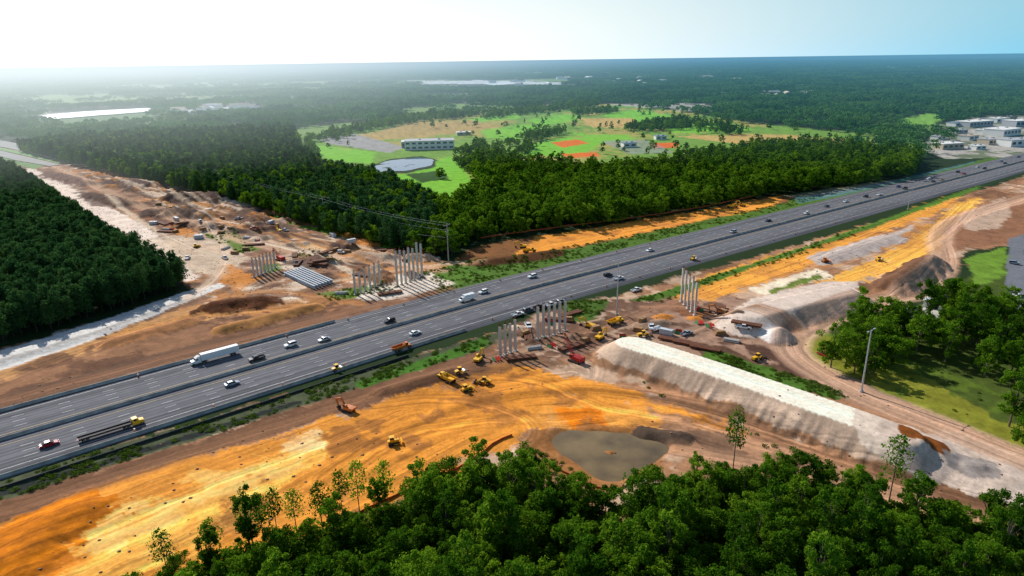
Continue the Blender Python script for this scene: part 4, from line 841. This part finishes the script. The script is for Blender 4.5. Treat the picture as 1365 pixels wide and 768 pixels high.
# ================= POLES AND WIRES =================
def lamp(u,v,top,label,arm=2.4,r=.28,heads=2):
    p=at(u,v); h=hgt(p,top); t=root('street_lamp',label,'street lamp',p[0],p[1],.65)
    MB().cyl((0,0,-.3),(0,0,h),r,r*.5,8).cyl((0,0,-.2),(0,0,.6),r*2,r*1.8,8).build('pole',GALV,t)
    for k in range(heads):
        a=math.pi*k; MB().cyl((0,0,h-.3),(math.cos(a)*arm,math.sin(a)*arm,h),.07,n=5).build('arm',GALV,t); MB().box((math.cos(a)*(arm+.4),math.sin(a)*(arm+.4),h),(1.0,.4,.22)).build('lamp_head',GALV,t)
lamp(1148,522,440,'tall pale steel lamp pole between the haul road and the lawn',1.6,.35)
lamp(822,420,346,'tall lamp post on the near shoulder in the middle of the highway',2.6)
lamp(1210,279,254,'lamp post beside the highway in the distance at right',2.4)
UP=[(598,350,298,'wooden power pole at the right end of the line, by the tall columns'),(433,297,262,'tall power pole in front of the dark pine wood'),(447,303,280,'shorter power pole just right of the tall one before the pine wood'),(285,248,226,'power pole at the wood edge by the dark spoil heaps'),(125,216,192,'farthest power pole at the upper left of the works')]
tops=[]
for u,v,tp,L in UP:
    p=at(u,v); h=hgt(p,tp); t=root('power_pole',L,'power pole',p[0],p[1],R(-35)); z=t.location.z
    MB().cyl((0,0,-.5),(0,0,h),.34,.22,8).build('pole',POLE,t); MB().box((0,0,h-1.0),(.16,5.2,.18)).box((0,0,h-4),(.16,4.2,.18)).build('crossarm',POLE,t)
    for s in (-2.4,0,2.4): MB().cyl((0,s,h-.9),(0,s,h-.5),.08,n=6).build('insulator',GALV,t)
    m_=Matrix.Translation(t.location)@Matrix.Rotation(R(-35),4,'Z'); tops.append([m_@Vector((0,s,h-.5)) for s in (-2.4,2.4)]+[m_@Vector((0,1.9,h-4)),m_@Vector((0,-1.9,h-7))])
def wire(a,b_,sag,label):
    m=MB(); n=14; q=[a.lerp(b_,k/n)-Vector((0,0,4*sag*(k/n)*(1-k/n))) for k in range(n+1)]
    for p,r_ in zip(q[:-1],q[1:]): m.cyl(p,r_,.06,n=4)
    tag(m.build('power_line',CABLE),label,'wire')
for i_,j_,nm in ((0,1,'between the right end pole and the tall pole'),(1,3,'between the tall pole and the pole by the spoil heaps'),(3,4,'between the spoil heap pole and the farthest pole')):
    for k,w in enumerate(('near top','far top','middle','lowest')): wire(tops[i_][k],tops[j_][k],1.6+.5*k,f'{w} power wire strung {nm}')
# ================= SITE ITEMS =================
def drum(u,v,L):
    x,y=at(u,v); t=root('traffic_drum',L,'traffic drum',x,y,0,'orange drums along the highway')
    MB().cyl((0,0,0),(0,0,.12),.4,n=10).build('base',TYRE,t); MB().cyl((0,0,.12),(0,0,1.0),.3,.24,10).build('barrel',PAINT['orange'],t)
    MB().cyl((0,0,.45),(0,0,.58),.29,.28,10).cyl((0,0,.75),(0,0,.88),.272,.262,10).build('reflective_band',WL,t)
for s in range(330,760,22):
    x,y=off(s,-20.3); u,v=proj(x,y)
    if 0<u<1365: drum(u,v,'orange traffic drum with white bands in the row along the near highway shoulder')
for s in range(340,640,26):
    x,y=off(s,18.9); u,v=proj(x,y)
    if 0<u<1365: drum(u,v,'orange traffic drum with white bands in the row along the far highway shoulder')
def stack(u,v,rz,kind,label,group=None):
    x,y=at(u,v)
    if kind=='beams':
        t=root('steel_beam_stack',label,'beam stack',x,y,rz,group)
        for k in range(5): MB().box((0,k*.6-1.2,.65),(11,.1,.5)).box((0,k*.6-1.2,.94),(11,.4,.07)).box((0,k*.6-1.2,.36),(11,.4,.07)).build('beam',RUST,t)
        MB().box((3.5,0,.15),(.3,3.2,.3)).box((-3.5,0,.15),(.3,3.2,.3)).build('bearer',WOOD,t)
    elif kind=='pipes':
        t=root('pipe_stack',label,'pipe stack',x,y,rz,group,sc=.7)
        for k in range(7): r_=0 if k<4 else 1; MB().cyl((-4,(k-4*r_)*.85-1.3+.42*r_,.42+.74*r_),(4,(k-4*r_)*.85-1.3+.42*r_,.42+.74*r_),.4,n=10).build('pipe',CONC,t)
    elif kind=='timber':
        t=root('timber_stack',label,'timber stack',x,y,rz,group)
        for k in range(4): MB().box((0,0,.3+k*.42),(4.5-.4*k,1.6,.3)).build('timber_bundle',WOOD,t)
        MB().box((1.5,0,.07),(.2,1.7,.15)).box((-1.5,0,.07),(.2,1.7,.15)).build('bearer',STEEL,t)
    elif kind=='box':
        t=root('shipping_container',label,'container',x,y,rz,group,sc=.85); m=MB().box((0,0,1.4),(6,2.3,2.5))
        for k in range(14): m.box((-2.8+k*.43,0,1.4),(.18,2.4,2.3))
        m.build('shell',M('container_paint',(196,200,204),.6,amt=.1),t); MB().box((3.03,.55,1.4),(.05,1,2.2)).box((3.03,-.55,1.4),(.05,1,2.2)).build('door',GALV,t); MB().box((0,0,.08),(6,2.3,.15)).build('base_frame',STEEL,t)
    elif kind=='form':
        t=root('formwork_panel_set',label,'formwork',x,y,rz,group,sc=.7)
        for k in range(3): MB().box((k*1.5-1.5,0,.9),(.12,3.4,1.8),ry=.25).box((k*1.5-1.35,0,.5),(.1,3.2,.15)).build('panel',PAINT['rig'] if k else M('green_panel',(40,120,70),.6),t)
    elif kind=='tank':
        t=root('water_tank',label,'tank',x,y,rz,group); MB().cyl((-1.6,0,1.3),(1.6,0,1.3),.85,n=14).build('tank_shell',PAINT['white'],t); MB().box((-1,0,.35),(.3,1.4,.7)).box((1,0,.35),(.3,1.4,.7)).build('cradle',STEEL,t)
A1=-.55
for a in ((897,455,A1,'beams','rusty steel beams stacked at the left end of the storage row'),(917,460,A1,'beams','rusty steel beams stacked in the middle of the storage row'),(940,466,A1,'beams','rusty steel beams stacked at the right end of the storage row'),(888,446,A1,'box','grey white container behind the rusty beam stacks'),(875,442,.7,'tank','white tank beside the container near the bridge site'),
 (932,432,.2,'form','red and green formwork panels left of the white cone heap'),(946,436,.4,'form','red and green formwork panels nearest the white cone heap'),(960,446,.1,'timber','timber bundles stacked behind the embankment'),(975,455,-.5,'pipes','concrete pipes piled behind the embankment'),(700,448,.7,'timber','timber bundles between the two column rows'),(712,465,.3,'pipes','concrete pipes piled below the column rows'),(780,455,.5,'timber','timber bundles beside the red crane'),(760,420,.6,'beams','rusty steel beams lying behind the column row'),
 (330,318,.3,'pipes','concrete pipes piled on the pale sand in the left works'),(295,305,.8,'timber','timber bundles near the spoil heaps'),(440,352,-.2,'timber','timber bundles beyond the stacked girders'),(520,392,.4,'beams','rusty steel beams beside the tall columns beyond the highway'),(265,318,.2,'box','grey white container in the left works'),(455,392,.1,'pipes','concrete pipes lying near the stacked girders'),(855,458,-.5,'tank','white tank at the foot of the embankment top'),(662,480,.4,'form','red and green formwork panels left of the short column row'),(735,462,.6,'form','red and green formwork panels in front of the column row beside the red crane'),(694,478,.2,'beams','rusty steel beams in front of the short column row')): stack(*a)
for k in range(38):
    t=random.random(); u=190+350*t; v=285+70*t+random.uniform(-22,30); kd=random.choice(['beams','beams','timber','timber','pipes','beams','form','box'])
    stack(u,v,random.uniform(0,3.1),kd,{'beams':'small stack of rusty beams scattered in the left works','pipes':'small pile of pipes scattered in the left works','timber':'timber bundles scattered in the left works','box':'pale container scattered in the left works','form':'red and green panels scattered in the left works'}[kd],kd+' scattered in the left works')
for k in range(16):
    u,v=(random.uniform(690,850),random.uniform(425,470)) if k<9 else (random.uniform(850,1000),random.uniform(410,446)); kd=random.choice(['beams','timber','timber','form','beams'])
    if 715<u<760 and v>436: v=428
    stack(u,v,random.uniform(0,3.1),kd,{'beams':'loose rusty beams scattered around the bridge columns near the highway','timber':'loose timber bundles scattered around the bridge columns near the highway','form':'loose red and green panels scattered around the bridge columns near the highway'}[kd],kd+' scattered around the near bridge site')
# ================= BUILDINGS =================
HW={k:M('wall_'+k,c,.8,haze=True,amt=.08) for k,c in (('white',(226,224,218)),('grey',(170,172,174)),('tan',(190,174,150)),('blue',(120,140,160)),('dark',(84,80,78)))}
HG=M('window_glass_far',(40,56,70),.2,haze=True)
def hall(u,v,w,d,h,rz,wall,roof,label,name='flat_roofed_building',floors=1,gable=False,group=None,win=True):
    x,y=at(u,v); t=root(name,label,'building',x,y,rz,group,z=0)
    MB().box((0,0,h/2),(w,d,h)).build('wall',HW[wall],t)
    if gable: MB().prism([(-d/2-.5,h),(0,h+d*.25),(d/2+.5,h)],-w/2-.5,w/2+.5).build('roof',HW[roof],t).rotation_euler=(0,0,-math.pi/2)
    else:
        r_=MB().box((0,0,h+.25),(w+.8,d+.8,.5)).build('roof',HW[roof],t); MB().box((w*.2,0,h+1.1),(3,2.5,1.2)).box((-w*.2,d*.1,h+1),(2.5,2,1)).build('roof_unit',HW['grey'],r_)
    if win:
        for f_ in range(floors):
            n_=max(2,int(w/7))
            for k in range(n_): MB().box((-w/2+(k+.5)*w/n_,-d/2-.05,(f_+.55)*h/floors),(w/n_*.6,.1,h/floors*.4)).build('window',HG,t)
    return t
hall(573,198,58,26,10,.1,'white','grey','white two storey school with grey flat roof beside the park pond','school',2)
hall(548,196,22,18,7,.1,'blue','white','low white roofed wing at the left end of the school','school_wing')
hall(618,180,20,10,4,.2,'tan','white','small tan pavilion right of the school on the park lawn','pavilion')
hall(838,196,16,10,5,.2,'white','blue','blue roofed pavilion among the ball fields','pavilion')
hall(880,186,14,10,4.5,.1,'white','blue','small blue roofed pavilion at the right of the ball fields','pavilion')
for k,(u,v,w,d,h,wl_,rf,L) in enumerate(((1262,198,30,16,6,'tan','white','pale roofed warehouse at the left front of the industrial yard'),(1298,168,50,22,7,'grey','white','long white roofed warehouse at the back of the industrial yard'),(1335,180,40,24,8,'white','white','big white warehouse in the middle of the industrial yard'),(1352,194,34,18,7,'white','grey','grey roofed warehouse at the right front of the industrial yard'),(1318,192,22,14,6,'tan','grey','small tan building at the front of the industrial yard'),(1290,186,20,14,5,'white','tan','small tan roofed building left in the industrial yard'),(1358,168,40,22,8,'grey','white','white roofed warehouse at the far right edge'),(1275,168,24,14,5,'white','blue','blue roofed shed at the back of the industrial yard'),(1310,178,18,12,5,'white','white','small white building behind the small tan one in the industrial yard'),(1278,178,16,12,5,'grey','grey','small grey building between blue shed and tan roof'),(1330,163,26,14,6,'white','white','white building at the very back of the industrial yard'),(1345,160,20,12,5,'tan','dark','dark roofed building at the very back of the industrial yard'),(1302,199,14,10,4,'white','white','tiny white office by the highway at the industrial yard'),(1250,186,14,10,4,'white','grey','tiny grey roofed office at the left of the industrial yard'))):
    hall(u,v,w,d,h,.3+.1*(k%3),wl_,rf,L,'warehouse')
hall(1205,430,13,8,3.2,.4,'tan','dark','dark roofed house hidden among the trees at right','house',gable=True)
hall(1247,408,10,7,3.0,.8,'white','grey','grey roofed shed between the right hand trees','shed',gable=True)
for q,n_,L,G in (([(640,109),(760,104),(1000,104),(990,112),(820,117),(660,117)],26,'tiny pale roofed house in the hazy suburb near the horizon','far suburb houses'),(SUB2,14,'tiny pale roofed house in the clearing at the upper left','upper left clearing houses'),([(1000,128),(1090,122),(1100,130),(1010,134)],10,'tiny pale roofed house in the woods at the upper right','upper right houses')):
    P=pw(q); xs=[p[0] for p in P]; ys=[p[1] for p in P]; c=0
    while c<n_:
        x,y=random.uniform(min(xs),max(xs)),random.uniform(min(ys),max(ys))
        if not pip(np.array([x]),np.array([y]),P)[0]: continue
        u,v=proj(x,y); k=1+math.hypot(x,y)/9000
        hall(u,v,24*k,13*k,8,random.uniform(0,3),'white',random.choice(['white','grey','tan','dark']),L,'house',gable=True,group=G,win=False); c+=1
# ================= CAMERA, LIGHT =================
cam=bpy.data.cameras.new('camera'); co=bpy.data.objects.new('camera',cam); COL.objects.link(co)
cam.sensor_width=36; cam.lens=36*F/1365; cam.clip_end=100000; cam.clip_start=1
U0=Vector((0,sP,cP)); X0=Vector((1,0,0)); rt=(X0-ROL*U0).normalized(); upv=(U0+ROL*X0).normalized(); bk=rt.cross(upv)
mt=Matrix((rt,upv,bk)).transposed().to_4x4(); mt.translation=(0,0,H); co.matrix_world=mt; S.camera=co
EL=R(35); AZ=R(-38)
sd=Vector((math.sin(AZ)*math.cos(EL),math.cos(AZ)*math.cos(EL),math.sin(EL)))
sl=bpy.data.lights.new('sun','SUN'); sl.energy=5.0; sl.angle=R(.5); sl.color=(1,.965,.90); so=bpy.data.objects.new('sun',sl); COL.objects.link(so); so.rotation_euler=(-sd).to_track_quat('-Z','Y').to_euler()
w=bpy.data.worlds.new('World'); S.world=w; w.use_nodes=True; nt=w.node_tree; nt.nodes.clear()
sk=N(nt,'ShaderNodeTexSky',sky_type='NISHITA'); sk.sun_disc=False; sk.sun_elevation=EL; sk.sun_rotation=AZ; sk.altitude=100; sk.air_density=1.0; sk.dust_density=.6; sk.ozone_density=2.0
# pale haze band of a humid morning above the horizon, whiter toward the sun
tc=N(nt,'ShaderNodeTexCoord'); sp=N(nt,'ShaderNodeSeparateXYZ'); nt.links.new(tc.outputs['Generated'],sp.inputs[0])
dt=N(nt,'ShaderNodeVectorMath',operation='DOT_PRODUCT'); nt.links.new(tc.outputs['Generated'],dt.inputs[0]); dt.inputs[1].default_value=(math.sin(AZ),math.cos(AZ),0)
wm=N(nt,'ShaderNodeMapRange',interpolation_type='SMOOTHSTEP'); nt.links.new(dt.outputs['Value'],wm.inputs[0])
for i_,v in enumerate((.12,1.0,0,1)): wm.inputs[i_+1].default_value=v
hm=N(nt,'ShaderNodeMix',data_type='RGBA'); nt.links.new(wm.outputs[0],hm.inputs[0]); hm.inputs[6].default_value=(1.9,6.2,8.6,1); hm.inputs[7].default_value=(11.8,11.8,11.5,1)
kf=mth(nt,'EXPONENT',mth(nt,'MULTIPLY',mth(nt,'MAXIMUM',sp.outputs[2],0),-6.0))
fm=N(nt,'ShaderNodeMix',data_type='RGBA'); nt.links.new(kf,fm.inputs[0]); nt.links.new(sk.outputs[0],fm.inputs[6]); nt.links.new(hm.outputs[2],fm.inputs[7])
bg=N(nt,'ShaderNodeBackground'); bg.inputs[1].default_value=.1; nt.links.new(fm.outputs[2],bg.inputs[0]); o=N(nt,'ShaderNodeOutputWorld'); nt.links.new(bg.outputs[0],o.inputs[0])
S.view_settings.view_transform='Standard'; S.view_settings.look='None'; S.view_settings.exposure=0
